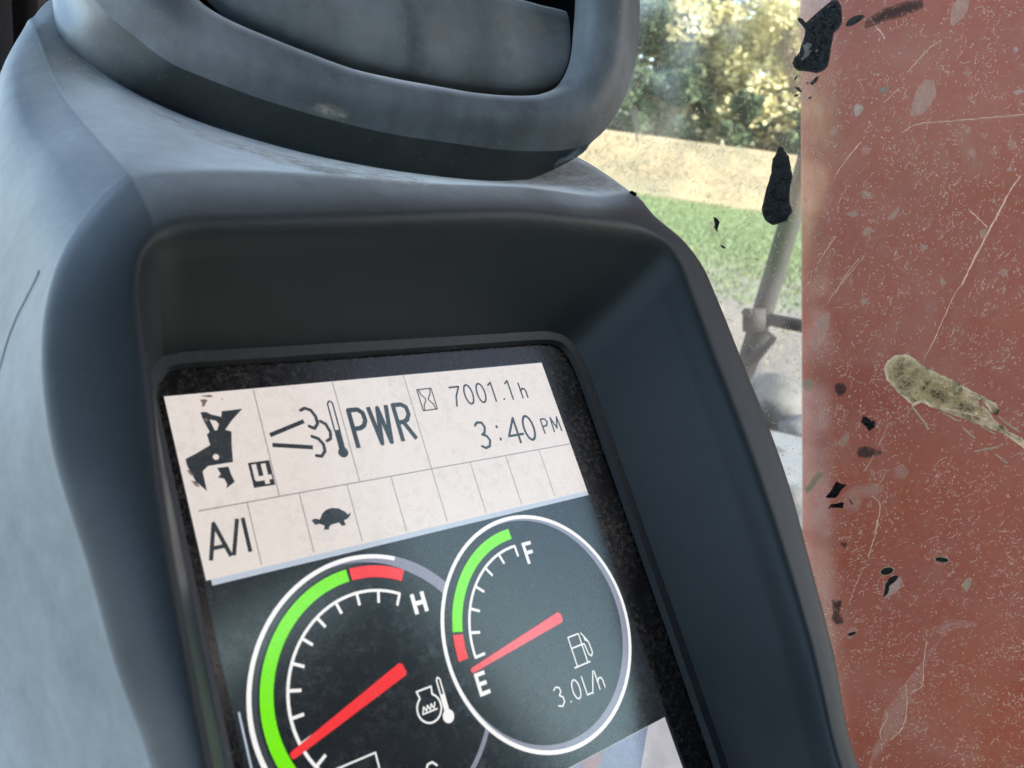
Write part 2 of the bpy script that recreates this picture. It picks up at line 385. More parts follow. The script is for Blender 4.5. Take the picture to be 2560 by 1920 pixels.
strokes_bm([[(-34.6, -19.3), (-32.6, -20.4), (-31.3, -22.6), (-31.4, -25.1), (-33.0, -26.7), (-34.8, -26.2)]], 1.15, 0.52, bm)
dp('exhaust_symbol', bm, 'lcd_ink')
bm = strokes_bm([[(-26.0, -18.5), (-26.0, -8.4), (-25.4, -7.5), (-24.7, -7.5), (-24.1, -8.4), (-24.1, -18.5)]], 0.6, 0.52)
strokes_bm([[(-25.05, -18.2), (-25.05, -26)]], 2.3, 0.52, bm, cap=False)
bmesh.ops.create_circle(bm, cap_ends=True, segments=12, radius=0.0019, matrix=Matrix.Translation((-0.02505, -0.0265, 0.00053)))
dp('thermometer_symbol', bm, 'lcd_ink')
dp('tortoise_symbol', poly_bm([(-42.0, -47.4), (-41.0, -46.9), (-40.0, -47.3), (-39.2, -47.6), (-38.0, -45.9), (-36.4, -44.9), (-34.4, -44.6), (-32.0, -45.2), (-30.2, -46.6), (-29.2, -47.9), (-28.2, -47.2), (-28.6, -48.4), (-30.0, -49.3), (-31.2, -49.5), (-30.9, -51.1), (-32.4, -51.2), (-33.1, -49.9), (-35.6, -50.0), (-36.6, -50.4), (-37.0, -51.4), (-38.7, -51.2), (-38.2, -49.9), (-39.6, -49.0), (-41.2, -49.0)], 0.52), 'lcd_ink')
M['stain'] = screen_mat('brown_stain', (0.20, 0.135, 0.12), 0.5)
for q in ([(-67.6, -0.9), (-66.2, -1.1), (-64.6, -1.0), (-63.6, -1.7), (-64.8, -1.9), (-66.6, -1.5)], [(-68.0, -2.4), (-66.6, -2.3), (-65.6, -2.8), (-66.4, -3.6), (-66.9, -4.6), (-67.8, -4.9), (-67.6, -3.6)], [(-68.2, -8.9), (-67.2, -8.8), (-67.0, -9.7), (-67.6, -9.9)], [(-76.4, -24.4), (-75.4, -24.9), (-74.6, -26.8), (-75.6, -26.4)], [(-75.8, -28.0), (-74.4, -28.6), (-73.6, -30.6), (-74.8, -30.0)], [(-61.6, -2.8), (-60.8, -2.7), (-61.0, -3.2)]):
    obj('screen_stain', poly_bm(q, 0.72), M['stain'], DISP)
# lettering as strokes
dp('mode_lettering', strokes_bm([[(-19.0, -25.8), (-19.0, -11.6), (-15.4, -11.7), (-13.8, -13.2), (-13.6, -16.0), (-14.6, -17.9), (-16.2, -18.7), (-18.8, -18.7)],
    [(-11.2, -11.2), (-9.6, -25.4), (-7.6, -12.0), (-5.8, -25.4), (-3.9, -11.2)],
    [(-1.1, -25.8), (-1.1, -11.6), (2.4, -11.7), (4.1, -13.0), (4.3, -15.8), (3.0, -17.9), (1.2, -18.5), (-0.8, -18.5)], [(1.2, -18.5), (4.6, -25.6)]], 1.75, 0.52, cap=False), 'lcd_ink')
dp('auto_idle_lettering', strokes_bm([[(-74.9, -53.0), (-72.0, -42.3), (-69.0, -53.0)], [(-73.9, -49.6), (-70.0, -49.6)], [(-68.2, -53.0), (-64.9, -42.2)], [(-63.2, -42.2), (-63.2, -53.0)]], 1.25, 0.52, cap=False), 'lcd_ink')
def oval(cx, cy, rx, ry, n=16): return [(cx + rx * sin(2 * pi * i / n), cy + ry * cos(2 * pi * i / n)) for i in range(n + 1)]
dp('hour_meter_lettering', strokes_bm([[(25.4, -7.1), (29.8, -7.1), (27.4, -11), (26.3, -15.0)], oval(33.4, -10.8, 1.9, 4.1), oval(39.4, -10.8, 1.9, 4.1),
    [(43.9, -7.9), (45.5, -6.8), (45.5, -15.0)], [(49.6, -14.5), (49.9, -14.5)], [(52.6, -7.9), (54.2, -6.8), (54.2, -15.0)],
    [(59.4, -8.4), (59.4, -15.0)], [(59.4, -12.0), (60.4, -11.0), (61.6, -11.2), (62.0, -12.2), (62.0, -15.0)]], 0.78, 0.52), 'lcd_ink')
dp('clock_lettering', strokes_bm([[(31.6, -23.8), (33.0, -22.7), (35.0, -23.0), (35.9, -25.0), (35.0, -27.2), (33.6, -27.9), (35.4, -28.6), (36.4, -30.6), (35.4, -32.9), (33.4, -33.4), (31.8, -32.4)],
    [(41.5, -25.4), (41.5, -25.8)], [(41.5, -30.6), (41.5, -31.0)],
    [(50.7, -33.5), (50.7, -23.0), (46.0, -30.2), (53.2, -30.2)], oval(57.1, -28.1, 2.5, 5.2)], 1.05, 0.52), 'lcd_ink')
dp('meridiem_lettering', strokes_bm([[(64.4, -31.4), (64.4, -25.2), (66.6, -25.3), (67.6, -26.7), (66.6, -28.3), (64.6, -28.4)], [(69.6, -31.4), (69.8, -25.2), (71.6, -30.0), (73.4, -25.2), (73.7, -31.4)]], 0.75, 0.52), 'lcd_ink')
dp('hourglass_symbol', strokes_bm([[(10.9, -6.6), (17.2, -6.6), (17.2, -15.2), (10.9, -15.2), (10.9, -6.6)], [(11.6, -7.0), (12.0, -8.8), (13.4, -10.5), (13.4, -11.3), (12.0, -13.0), (11.6, -14.9)], [(16.5, -7.0), (16.1, -8.8), (14.7, -10.5), (14.7, -11.3), (16.1, -13.0), (16.5, -14.9)]], 0.5, 0.52), 'lcd_ink')

# two round gauges
FC = (32.5, -102.8); HC = (-33.5, -102.5)
def thick(a):                       # the ring swells towards lower right
    a = (a + 360) % 360; k = max(0.0, cos(rad(a - 340))) ** 0.8 if cos(rad(a - 340)) > 0 else 0
    return 39.9 - 2.6 * k
def thickF(a):
    a = a % 360; k = 0.5 - 0.5 * cos(rad(a - 150)); return 40.6 - 3.2 * k
dp('gauge_ring', band_bm(HC, 39.6, 41.0, 66, 230, 0.50), 'lcd_bright', 'white rim of the coolant gauge')
dp('gauge_ring_shade', band_bm(HC, lambda a: 39.5 - 2.4 * max(0, min(1, (100 - a) / 45)), 39.6, 30, 100, 0.47), 'lcd_soft')
dp('gauge_ring_shade', band_bm(HC, 39.6, 41.0, 30, 66.2, 0.49), 'lcd_soft')
dp('gauge_ring', band_bm(HC, 39.4, 41.0, 230, 360, 0.49), 'lcd_soft', 'lilac lower rim of the coolant gauge')
dp('gauge_groove', band_bm(HC, 38.0, 39.4, 62, 240, 0.46), 'lcd_mid')
bm = bmesh.new(); bmesh.ops.create_circle(bm, cap_ends=True, segments=96, radius=0.0412, matrix=Matrix.Translation((FC[0] / 1000, FC[1] / 1000, 0.00056)))
dp('gauge_face', bm, 'lcd_dark')
dp('gauge_ring', band_bm(FC, thickF, 40.7, 0, 360, 0.62, 96), 'lcd_soft', 'lilac inner rim of the fuel gauge')
dp('gauge_ring', band_bm(FC, 40.3, 41.7, 0, 360, 0.66, 96), 'lcd_bright', 'white rim of the fuel gauge')
def gauge(c, z, bands, a0, a1, nt, rad_, tlen, needle_a, nr0, nr1, mneedle, w0, w1):
    for (s, e, mm) in bands: dp('green_band' if 'green' in mm else 'red_band', band_bm(c, 33.4, 37.3, s, e, z), mm)
    bm = strokes_bm([arc(c, rad_, a0, a1, 40)], 0.95, z)
    for i in range(nt):
        a = rad(a0 + (a1 - a0) * i / (nt - 1))
        strokes_bm([[(c[0] + (rad_ - 0.2) * cos(a), c[1] + (rad_ - 0.2) * sin(a)), (c[0] + (rad_ - tlen) * cos(a), c[1] + (rad_ - tlen) * sin(a))]], 0.95, z + 0.04, bm, cap=False)
    dp('tick_scale', bm, 'lcd_bright')
    a = rad(needle_a); d = Vector((cos(a), sin(a))); nn = Vector((-d.y, d.x)); C0 = Vector(c)
    tipc = C0 + d * nr0; endc = C0 + d * nr1
    pts = [tipc + nn * w0 * 0.5, tipc + d * 0.6 + nn * w0, endc - d * 0.0 + nn * w1, endc - d * -0.0]
    ring = [tipc + nn * -w0, tipc + d * 0.7 - nn * w0 * 0.6, tipc + d * 0.7 + nn * w0 * 0.6, tipc + nn * w0, endc + nn * w1 + d * 0.8, endc + nn * (w1 - 0.9), endc - nn * (w1 - 0.9), endc - nn * w1 + d * 0.8]
    dp('needle', poly_bm([(p.x, p.y) for p in ring], z + 0.2), mneedle)
gauge(HC, 0.60, [(92.2, 232, 'lcd_green'), (60.2, 90.6, 'lcd_red')], 60, 240, 13, 29.2, 4.0, 196.9, 32.3, -9.6, 'lcd_red', 1.1, 2.2)
gauge(FC, 0.74, [(91.7, 166.8, 'lcd_green'), (168.2, 181.7, 'lcd_red')], 91.5, 183, 7, 30.6, 4.0, 188.8, 33.6, -9.8, 'lcd_pink', 0.9, 2.0)
# letters H, F, E
dp('letter_h', strokes_bm([[(-14.7, -78.5), (-14.7, -85.2)], [(-10.9, -78.5), (-10.9, -85.2)], [(-14.7, -81.8), (-10.9, -81.8)]], 1.5, 0.6, cap=False), 'lcd_bright')
dp('letter_f', strokes_bm([[(35.7, -79.9), (35.7, -71.9)], [(35.1, -72.5), (39.4, -72.5)], [(35.7, -75.8), (39.0, -75.8)]], 1.3, 0.76, cap=False), 'lcd_bright')
dp('letter_e', strokes_bm([[(0.0, -116.6), (0.0, -109.2)], [(-0.6, -109.8), (3.6, -109.8)], [(0.0, -112.9), (3.3, -112.9)], [(-0.6, -116.0), (3.7, -116.0)]], 1.3, 0.76, cap=False), 'lcd_bright')
# coolant symbol: engine outline with waves and a thermometer
bm = strokes_bm([arc((-19.5, -113.6), 4.3, 120, -240 + 180 + 60 + 60, 2)[:0] or [(-21.9, -110.2), (-22.4, -107.9), (-17.0, -107.9), (-17.3, -110.2)]], 0.55, 0.6)
strokes_bm([arc((-19.6, -113.9), 4.3, 123, 417, 26)], 0.6, 0.6, bm)
strokes_bm([[(-22.2, -114.6), (-21.4, -112.9), (-20.8, -114.4), (-20.0, -112.9), (-19.4, -114.4), (-18.6, -112.9), (-18.0, -114.4), (-17.2, -112.9)], [(-22.3, -114.9), (-17.0, -114.9)]], 0.45, 0.6, bm)
strokes_bm([[(-14.5, -116.6), (-14.5, -106.8), (-13.9, -106.0), (-13.2, -106.8), (-13.2, -116.6)]], 0.5, 0.6, bm)
strokes_bm([[(-13.85, -111.4), (-13.85, -117)]], 1.3, 0.6, bm, cap=False)
bmesh.ops.create_circle(bm, cap_ends=True, segments=14, radius=0.0021, matrix=Matrix.Translation((-0.01385, -0.1183, 0.00062)))
dp('coolant_symbol', bm, 'lcd_bright')
dp('fuel_pump_symbol', strokes_bm([[(42.0, -119.4), (42.0, -109.2), (47.2, -109.2), (47.2, -119.4)], [(40.6, -119.8), (48.3, -119.8)], [(42.0, -113.2), (47.2, -113.2)], [(47.4, -113.2), (48.4, -113.4), (48.8, -117.2), (49.8, -118.2), (50.8, -117.2), (50.6, -113.4), (49.4, -111.0), (48.4, -109.4)], [(49.2, -110.6), (49.4, -112.2), (50.4, -112.8)]], 0.5, 0.76), 'lcd_bright')
dp('fuel_rate_lettering', strokes_bm([[(28.6, -123.9), (29.8, -123.2), (31.2, -123.8), (31.4, -125.2), (30.2, -126.2), (31.6, -127.2), (31.6, -128.8), (30.2, -129.9), (28.6, -129.2)], [(34.2, -129.7), (34.4, -129.7)], oval(38.2, -126.6, 1.7, 3.3),
    [(42.2, -123.4), (42.2, -129.9), (44.6, -129.9)], [(44.8, -130.2), (48.0, -123.2)], [(48.6, -123.4), (48.6, -129.9)], [(48.6, -127.4), (49.6, -126.2), (50.8, -126.4), (51.2, -127.6), (51.2, -129.9)]], 0.5, 0.76), 'lcd_bright')
dp('frame_line', strokes_bm([[(-53.4, -127), (-53.4, -119.8), (-40.6, -119.8), (-40.6, -127)]], 0.5, 0.6), 'lcd_bright')
dp('frame_line', strokes_bm([[(-26.4, -130.4), (-25.2, -128.9), (-23.6, -128.8), (-22.3, -130.2)]], 0.6, 0.6), 'lcd_bright')
dp('edge_line', strokes_bm([[(-76.2, -96), (-75.6, -150)]], 0.55, 0.5, cap=False), 'lcd_blue')
# rear-view picture at the foot of the screen
m, N, K, B = mat('display_rear_view')
M['lcd_view'] = screen_mat('display_rear_view', (0.62, 0.61, 0.66), 0.6, patchy=0.3)
M['lcd_view_blue'] = screen_mat('display_rear_view_blue', (0.25, 0.29, 0.42), 0.6, patchy=0.3)
M['lcd_view_pink'] = screen_mat('display_rear_view_pink', (0.40, 0.25, 0.28), 0.6, patchy=0.3)
dp('camera_picture', poly_bm([(-74, -148.6), (74.4, -148.6), (74.4, -200), (-74, -200)], 0.5), 'lcd_view')
dp('camera_picture_shade', poly_bm([(-60, -148.8), (64.8, -148.8), (55, -160), (46, -182), (-60, -182)], 0.58), 'lcd_view_blue')
dp('camera_picture_mark', poly_bm([(31, -148.9), (41, -148.9), (38, -152.6), (29, -153.4)], 0.66), 'lcd_view_pink')

# groove of the lower trim on the left face, a pale scuff, two lint hairs
g = [on_shell(p, 0.0002) for p in ((98, 676), (94, 689), (70, 738), (43, 791), (20, 850), (0, 921), (-30, 1010))]
g = [p for p in g if p]
M['groove'] = simple('seam_dark', (0.17, 0.20, 0.205), 0.8, c2=(0.13, 0.15, 0.155))
M['scuff'] = simple('pale_scuff', (0.42, 0.44, 0.43), 0.7)
if len(g) > 2: obj('trim_seam', tube(spline(g, 4, False), 0.00028, 6), M['groove'], CON, True)
bm = bmesh.new(); 
o = obj('paint_chip', tube([on_shell((1576, 482), 0.0003), on_shell((1588, 489), 0.0003)], 0.0012, 6), M['black'], CON)

# ------------------------------------------------------------------ air vent
VEN = thing('air_vent', 'round cornered slate grey air vent with a dusty flap standing on the dash pod', 'air vent', L2W)
VO = L(-79, 137, 0); VN = Vector((-0.391, -0.345, 0.853)).normalized()
CRS = [(150, -160), (200, -60), (239, 0), (279, 45), (345, 98), (424, 156), (517, 196), (653, 247), (843, 304), (980, 335), (1125, 357), (1251, 374), (1345, 378), (1410, 375), (1468, 360), (1506, 332), (1548, 273), (1580, 194), (1595, 110), (1600, 0), (1598, -160), (1570, -380), (1450, -540), (1200, -600), (800, -560), (400, -420), (200, -280)]
OPN = [(330, -170), (400, -80), (470, -20), (520, 20), (590, 58), (685, 98), (770, 132), (875, 171), (1000, 202), (1100, 218), (1190, 233), (1282, 240), (1340, 239), (1376, 232), (1417, 213), (1440, 180), (1453, 145), (1459, 110), (1463, 60), (1467, 0), (1465, -160), (1440, -330), (1340, -450), (1150, -480), (820, -440), (520, -350), (370, -250)]
BAS = {26: (140, -330, -80), 0: (128, -200, -68), 1: (128, -90, -56), 2: (135, 0, -44), 3: (150, 90, -30), 4: (215, 150, -22), 5: (300, 212, -20), 6: (420, 272, -19), 7: (602, 340, -15), 8: (800, 390, -3), 9: (960, 422, 6), 10: (1110, 442, 13), 11: (1230, 454, 18), 12: (1313, 450, 20), 13: (1376, 428, 34), 14: (1446, 389, 54)}
def vp(p, o_): return PP(p, VO + VN * o_ / 1000, VN)
V2 = [vp(p, 0) for p in CRS]; V0 = [vp(p, 3) for p in OPN]
Vm = [a.lerp(b, 0.45) + VN * 0.007 for a, b in zip(V2, V0)]
Vm2 = [a.lerp(b, 0.85) + VN * 0.004 for a, b in zip(V2, V0)]
Vc = [a.lerp(b, 0.07) + VN * 0.0011 for a, b in zip(V2, V0)]
cen = sum(V2, Vector()) / len(V2)
V3 = []
for i, p in enumerate(V2):
    if i in BAS: V3.append(PL(BAS[i][:2], BAS[i][2]))
    else: V3.append(cen + (p - cen) * 0.94 - VN * 0.045)
V3b = [a.lerp(b, 0.5) + (b - cen).normalized() * 0.001 for a, b in zip(V2, V3)]
V4 = [p + (cen - p) * 0.12 - VN * 0.03 for p in V3]
Vi = [p + (cen - p).normalized() * 0.003 - VN * 0.006 for p in V0]
Vin = [p + (cen - p).normalized() * 0.004 - VN * 0.075 for p in V0]
vs, fs = loft([V2, Vc, Vm, Vm2, V0, Vi], 5, 4); o = obj('vent_bezel', pyd(vs, fs), M['vent_face_lit'], VEN, True); recalc(o)
vs, fs = loft([V2, V3b, V3, V4], 5, 4); o = obj('vent_body', pyd(vs, fs), M['vent'], VEN, True); recalc(o)
vs, fs = loft([Vi, Vin], 5, 2); vs = list(vs)
n_ = len(vs) // 3
fs.append(tuple(i * 3 + 2 for i in range(n_)))
o = obj('duct', pyd(vs, fs), M['black'], VEN, True)
FB = [(480, -58), (580, 38), (700, 97), (850, 153), (1000, 192), (1150, 221), (1272, 232), (1368, 226), (1424, 193), (1450, 142)]
FT = [(560, -330), (660, -260), (780, -190), (900, -130), (1020, -85), (1150, -40), (1260, -12), (1350, 12), (1425, 34), (1459, 62)]
rows = []
for t, o_ in ((-0.06, -22), (-0.015, -14), (0.06, -8.5), (0.3, -5), (0.6, -6), (0.9, -10), (1.0, -14)):
    rows.append([vp((a[0] + (b[0] - a[0]) * t, a[1] + (b[1] - a[1]) * t), o_) for a, b in zip(FB, FT)])
# round the free right-hand end
for r_ in rows: r_[-1] = r_[-1] - VN * 0.003
vs, fs = loft(rows, 5, 4, closed=False)
flap = obj('vent_flap', pyd(vs, fs), M['flap'], VEN, True); recalc(flap)
md = flap.modifiers.new('thickness', 'SOLIDIFY'); md.thickness = 0.0025; md.offset = -1

# settled dust lying in the corners of pod and vent: thin real layers that follow the surface
def bvh_of(o): 
    return BVHTree.FromPolygons([v.co for v in o.data.vertices], [tuple(p.vertices) for p in o.data.polygons])
BV = {'shell': bvh, 'vent': bvh_of(bpy.data.objects['vent_bezel']), 'flap': bvh_of(flap)}
def in_poly(x, y, P):
    c = False; j = len(P) - 1
    for i in range(len(P)):
        if (P[i][1] > y) != (P[j][1] > y) and x < (P[j][0] - P[i][0]) * (y - P[i][1]) / (P[j][1] - P[i][1]) + P[i][0]: c = not c
        j = i
    return c
def edge_d(x, y, P):
    b = 1e9
    for i in range(len(P)):
        ax, ay = P[i - 1]; bx, by = P[i]; dx, dy = bx - ax, by - ay
        t = max(0, min(1, ((x - ax) * dx + (y - ay) * dy) / (dx * dx + dy * dy + 1e-9)))
        b = min(b, math.hypot(x - ax - t * dx, y - ay - t * dy))
    return b
def backlit(N, K, B, col, k=0.5):       # thin crust on glass: daylight also comes through from behind
    out = N['Material Output']; t = N.new('ShaderNodeBsdfTranslucent'); x = N.new('ShaderNodeMixShader')
    if hasattr(col, 'links'): K.new(col, t.inputs[0])
    else: t.inputs[0].default_value = (*col, 1)
    x.inputs[0].default_value = k; K.new(B.outputs[0], x.inputs[1]); K.new(t.outputs[0], x.inputs[2])
    return x, out
def film(name, c, a, scale=300, k=0.5, fade=False):
    m, N, K, B = mat(name)
    B.inputs['Base Color'].default_value = (*c, 1); B.inputs['Roughness'].default_value = 0.9
    B.inputs['Specular IOR Level'].default_value = 0.1
    f = tex(N, K, scale, 5, 0.7)
    al = math_(N, K, 'MULTIPLY', ramp(N, K, f, [(0.3, 0.55), (0.65, 1.0)]), a)
    if fade:
        at = N.new('ShaderNodeAttribute'); at.attribute_name = 'fade'
        al = math_(N, K, 'MULTIPLY', ramp(N, K, f, [(0.38, 0.0), (0.66, 1.0)]), math_(N, K, 'MULTIPLY', at.outputs['Fac'], a))
    x, out = backlit(N, K, B, c, k); tr = N.new('ShaderNodeBsdfTransparent'); y = N.new('ShaderNodeMixShader')
    K.new(al, y.inputs[0]); K.new(tr.outputs[0], y.inputs[1]); K.new(x.outputs[0], y.inputs[2]); K.new(y.outputs[0], out.inputs[0])
    return m
def dust_patch(P, which, mt, parent, soft=14, step=7):
    step = step * 0.6; soft = soft * 1.2
    bv = BV[which]; x0 = min(p[0] for p in P); x1 = max(p[0] for p in P); y0 = min(p[1] for p in P); y1 = max(p[1] for p in P)
    bm = bmesh.new(); lay = bm.verts.layers.float.new('fade'); g = {}
    nx = max(2, int((x1 - x0) / step)); ny = max(2, int((y1 - y0) / step))
    for a in range(nx + 1):
        for b in range(ny + 1):
            x = x0 + (x1 - x0) * a / nx; y = y0 + (y1 - y0) * b / ny
            if not in_poly(x, y, P): continue
            d = ray((x, y)).normalized(); h = bv.ray_cast(CAM_L, d)
            if not h[0]: continue
            n = h[1] if h[1].dot(d) < 0 else -h[1]
            v = bm.verts.new(h[0] + n * 0.00025); v[lay] = min(1.0, edge_d(x, y, P) / soft); g[(a, b)] = v
    for (a, b) in g:
        q = [(a, b), (a + 1, b), (a + 1, b + 1), (a, b + 1)]
        if all(k in g for k in q):
            vv = [g[k] for k in q]
            if max((vv[i].co - vv[i - 1].co).length for i in range(4)) < 0.012: bm.faces.new(vv)
    bmesh.ops.delete(bm, geom=[v for v in bm.verts if not v.link_faces], context='VERTS')
    return obj('settled_dust', bm, mt, parent, True)
M['dust_tan'] = film('tan_settled_dust', (0.74, 0.69, 0.57), 0.55, 160, 0.0, True)
M['dust_flap'] = film('grey_settled_dust', (0.36, 0.36, 0.33), 0.4, 90, 0.0, True)
M['dust_pale'] = film('pale_settled_dust', (0.50, 0.52, 0.50), 0.85, 140, 0.0, True)
dust_patch([(330, 240), (420, 285), (520, 325), (640, 362), (760, 392), (880, 412), (1000, 432), (1090, 448), (1060, 475), (940, 462), (800, 440), (640, 400), (500, 352), (380, 290)], 'shell', M['dust_tan'], CON, 12)
dust_patch([(700, 395), (800, 412), (900, 432), (860, 446), (760, 430)], 'shell', M['dust_pale'], CON, 10, 5)
dust_patch([(1150, 455), (1300, 450), (1380, 425), (1440, 396), (1500, 425), (1590, 484), (1480, 482), (1380, 470), (1250, 462)], 'shell', M['dust_pale'], CON, 14)
dust_patch([(130, 60), (200, 120), (300, 215), (260, 230), (170, 190), (110, 130)], 'shell', M['dust_tan'], CON, 22)
dust_patch([(760, 262), (800, 248), (850, 258), (880, 285), (870, 305), (820, 300), (770, 285)], 'vent', M['dust_tan'], VEN, 14, 5)
dust_patch([(1240, 30), (1400, 28), (1445, 48), (1450, 80), (1380, 100), (1300, 140), (1270, 160), (1240, 110), (1220, 60)], 'flap', M['dust_flap'], VEN, 18, 6)
dust_patch([(640, 0), (900, 0), (1000, 60), (960, 130), (820, 110), (700, 50)], 'flap', M['dust_flap'], VEN, 40, 8)
dust_patch([(1000, 0), (1180, 0), (1220, 90), (1160, 180), (1040, 160)], 'flap', M['dust_flap'], VEN, 40, 8)

# ------------------------------------------------------------------ cab round the driver's place
CAB = thing('cab_frame', 'black cab pillar and rubber edge behind the dash at upper left', 'cab frame')
M['cab'] = simple('cab_trim', (0.014, 0.015, 0.017), 0.7, c2=(0.009, 0.010, 0.012), spec=0.2)
M['liner'] = simple('roof_liner', (0.16, 0.17, 0.17), 0.9, c2=(0.12, 0.13, 0.13))
def part_box(name, c, d, m, parent, rz=0, bev=0.004):
    bm = bmesh.new(); box_bm(bm, None, d, bevel=bev); o = obj(name, bm, m, parent); o.location = c; o.rotation_euler.z = rz; return o

# ------------------------------------------------------------------ side window, boom and what lies outside
GN = Vector((cos(rad(20)), sin(rad(20)), 0))              # outward normal of the right-hand window
GO = CAM_W + GN * 0.44                                     # a point of its inner face
BO = CAM_W + GN * 0.86                                     # a point of the boom's side
GT = Vector((-GN.y, GN.x, 0))                              # forward along the window
def gl(p, o_=0.0): return PWp(p, GO - GN * o_, GN)         # photograph point on the glass, o_ metres inside it

WIN = thing('side_window', 'dirty cab window glass with dust, black scraps and splats in front of the red boom', 'window')
m, N, K, B = mat('dusty_window_glass')
N.remove(B); out = N['Material Output']
tr = N.new('ShaderNodeBsdfTransparent'); tr.inputs[0].default_value = (0.93, 0.955, 0.945, 1)
gls = N.new('ShaderNodeBsdfGlossy'); gls.inputs['Roughness'].default_value = 0.05
di = N.new('ShaderNodeBsdfDiffuse'); di.inputs[0].default_value = (0.62, 0.57, 0.48, 1)
tl = N.new('ShaderNodeBsdfTranslucent'); tl.inputs[0].default_value = (0.62, 0.57, 0.48, 1)
dd = N.new('ShaderNodeMixShader'); dd.inputs[0].default_value = 0.5
K.new(di.outputs[0], dd.inputs[1]); K.new(tl.outputs[0], dd.inputs[2])
fr = N.new('ShaderNodeFresnel'); fr.inputs[0].default_value = 1.45
m1 = N.new('ShaderNodeMixShader'); K.new(math_(N, K, 'MULTIPLY', fr.outputs[0], 0.35), m1.inputs[0]); K.new(tr.outputs[0], m1.inputs[1]); K.new(gls.outputs[0], m1.inputs[2])
rf = N.new('ShaderNodeBsdfRefraction'); rf.inputs['IOR'].default_value = 1.3; rf.inputs['Roughness'].default_value = 0.20; rf.inputs[0].default_value = (0.95, 0.97, 0.96, 1)
n1 = tex(N, K, 420, 5, 0.72); n2 = tex(N, K, 14, 5, 0.6); n3 = tex(N, K, 60, 5, 0.7)
m3 = N.new('ShaderNodeMixShader'); K.new(math_(N, K, 'MULTIPLY_ADD', n3, 0.17, 0.06), m3.inputs[0]); K.new(m1.outputs[0], m3.inputs[1]); K.new(rf.outputs[0], m3.inputs[2])
fac = math_(N, K, 'MULTIPLY', ramp(N, K, n1, [(0.42, 0.15), (0.68, 1.0)]), ramp(N, K, n3, [(0.3, 0.25), (0.7, 1.0)]))
fac = math_(N, K, 'MULTIPLY', fac, ramp(N, K, n2, [(0.3, 0.4), (0.7, 1.0)]))
n5 = tex(N, K, 1300, 3, 0.8); n6 = tex(N, K, 25, 5, 0.7, dist=0.5)
fac = math_(N, K, 'ADD', fac, math_(N, K, 'MULTIPLY', math_(N, K, 'MULTIPLY', ramp(N, K, n5, [(0.50, 0.0), (0.66, 1.0)]), ramp(N, K, n6, [(0.38, 0.15), (0.66, 1.0)])), 0.6))
fac = math_(N, K, 'MULTIPLY_ADD', fac, 0.25, 0.03)
m2 = N.new('ShaderNodeMixShader'); K.new(fac, m2.inputs[0]); K.new(m3.outputs[0], m2.inputs[1]); K.new(dd.outputs[0], m2.inputs[2])
K.new(m2.outputs[0], out.inputs[0])
M['glass'] = m
GQ = [GO + GT * a + Vector((0, 0, b)) for a, b in ((-0.75, -0.95), (0.85, -0.95), (0.85, 0.62), (-0.75, 0.62))]
vs = GQ + [p + GN * 0.005 for p in GQ]
obj('glass_pane', pyd(vs, [(0, 1, 2, 3)]), M['glass'], WIN)

for (a0, b0, a1, b1) in ((-0.75, -0.95, 0.85, -0.95), (0.85, -0.95, 0.85, 0.62), (0.85, 0.62, -0.75, 0.62), (-0.75, 0.62, -0.75, -0.95)):
    obj('rubber_frame', tube([GO + GT * a0 + Vector((0, 0, b0)), GO + GT * a1 + Vector((0, 0, b1))], 0.014, 10), M['rubber'], WIN, True)
def smear(name, P, mt, h=0.001, step=4, rough=1.0, jag=2.0, seed=0, label=None, base=0.0004):
    """a crust stuck on the glass: outline in photograph pixels, real thickness, lumpy surface"""
    Q = []
    for i in range(len(P)):                                 # ragged outline
        a = Vector(P[i - 1]); b = Vector(P[i]); k = max(1, int((b - a).length / min(step * 1.5, 3.5)))
        for s in range(k):
            p = a.lerp(b, s / k); nz = noise.noise_vector(Vector((p.x * 0.11, p.y * 0.11, seed))) + noise.noise_vector(Vector((p.x * 0.45, p.y * 0.45, seed + 5))) * 0.8
            Q.append((p.x + nz.x * jag, p.y + nz.y * jag))
    x0 = min(q[0] for q in Q); x1 = max(q[0] for q in Q); y0 = min(q[1] for q in Q); y1 = max(q[1] for q in Q)
    bm = bmesh.new()
    vb = [bm.verts.new(gl(q, 0.0001)) for q in Q]; vt = [bm.verts.new(gl(q, base)) for q in Q]
    n = len(Q)
    for i in range(n): bm.faces.new((vb[i], vb[(i + 1) % n], vt[(i + 1) % n], vt[i]))
    inner = []
    nx = max(2, int((x1 - x0) / step)); ny = max(2, int((y1 - y0) / step))
    grid = {}
    for ix in range(nx + 1):
        for iy in range(ny + 1):
            x = x0 + (x1 - x0) * ix / nx; y = y0 + (y1 - y0) * iy / ny
            if in_poly(x, y, Q):
                e = edge_d(x, y, Q)
                if e < step * 0.55: continue
                z = base + h * min(1, e / (step * 3.0)) * (0.45 + 0.8 * rough * (noise.noise(Vector((x * 0.06, y * 0.06, seed))) + 0.6 * noise.noise(Vector((x * 0.17, y * 0.17, seed + 3)))))
                grid[(ix, iy)] = bm.verts.new(gl((x, y), max(z, base * 0.6)))
    fcs = []
    for (ix, iy), v in grid.items():
        q = [(ix, iy), (ix + 1, iy), (ix + 1, iy + 1), (ix, iy + 1)]
        if all(k in grid for k in q): fcs.append(bm.faces.new([grid[k] for k in q]))
    # skirt between grid and outline: simple flat cap just under the lumps
    try: cap = bm.faces.new(vt); bmesh.ops.triangulate(bm, faces=[cap])
    except ValueError: pass
    return obj(name, bm, mt, WIN, label=label)
def c4(l, ox, oy, k): return [(ox + x * k, oy + y * k) for x, y in l]

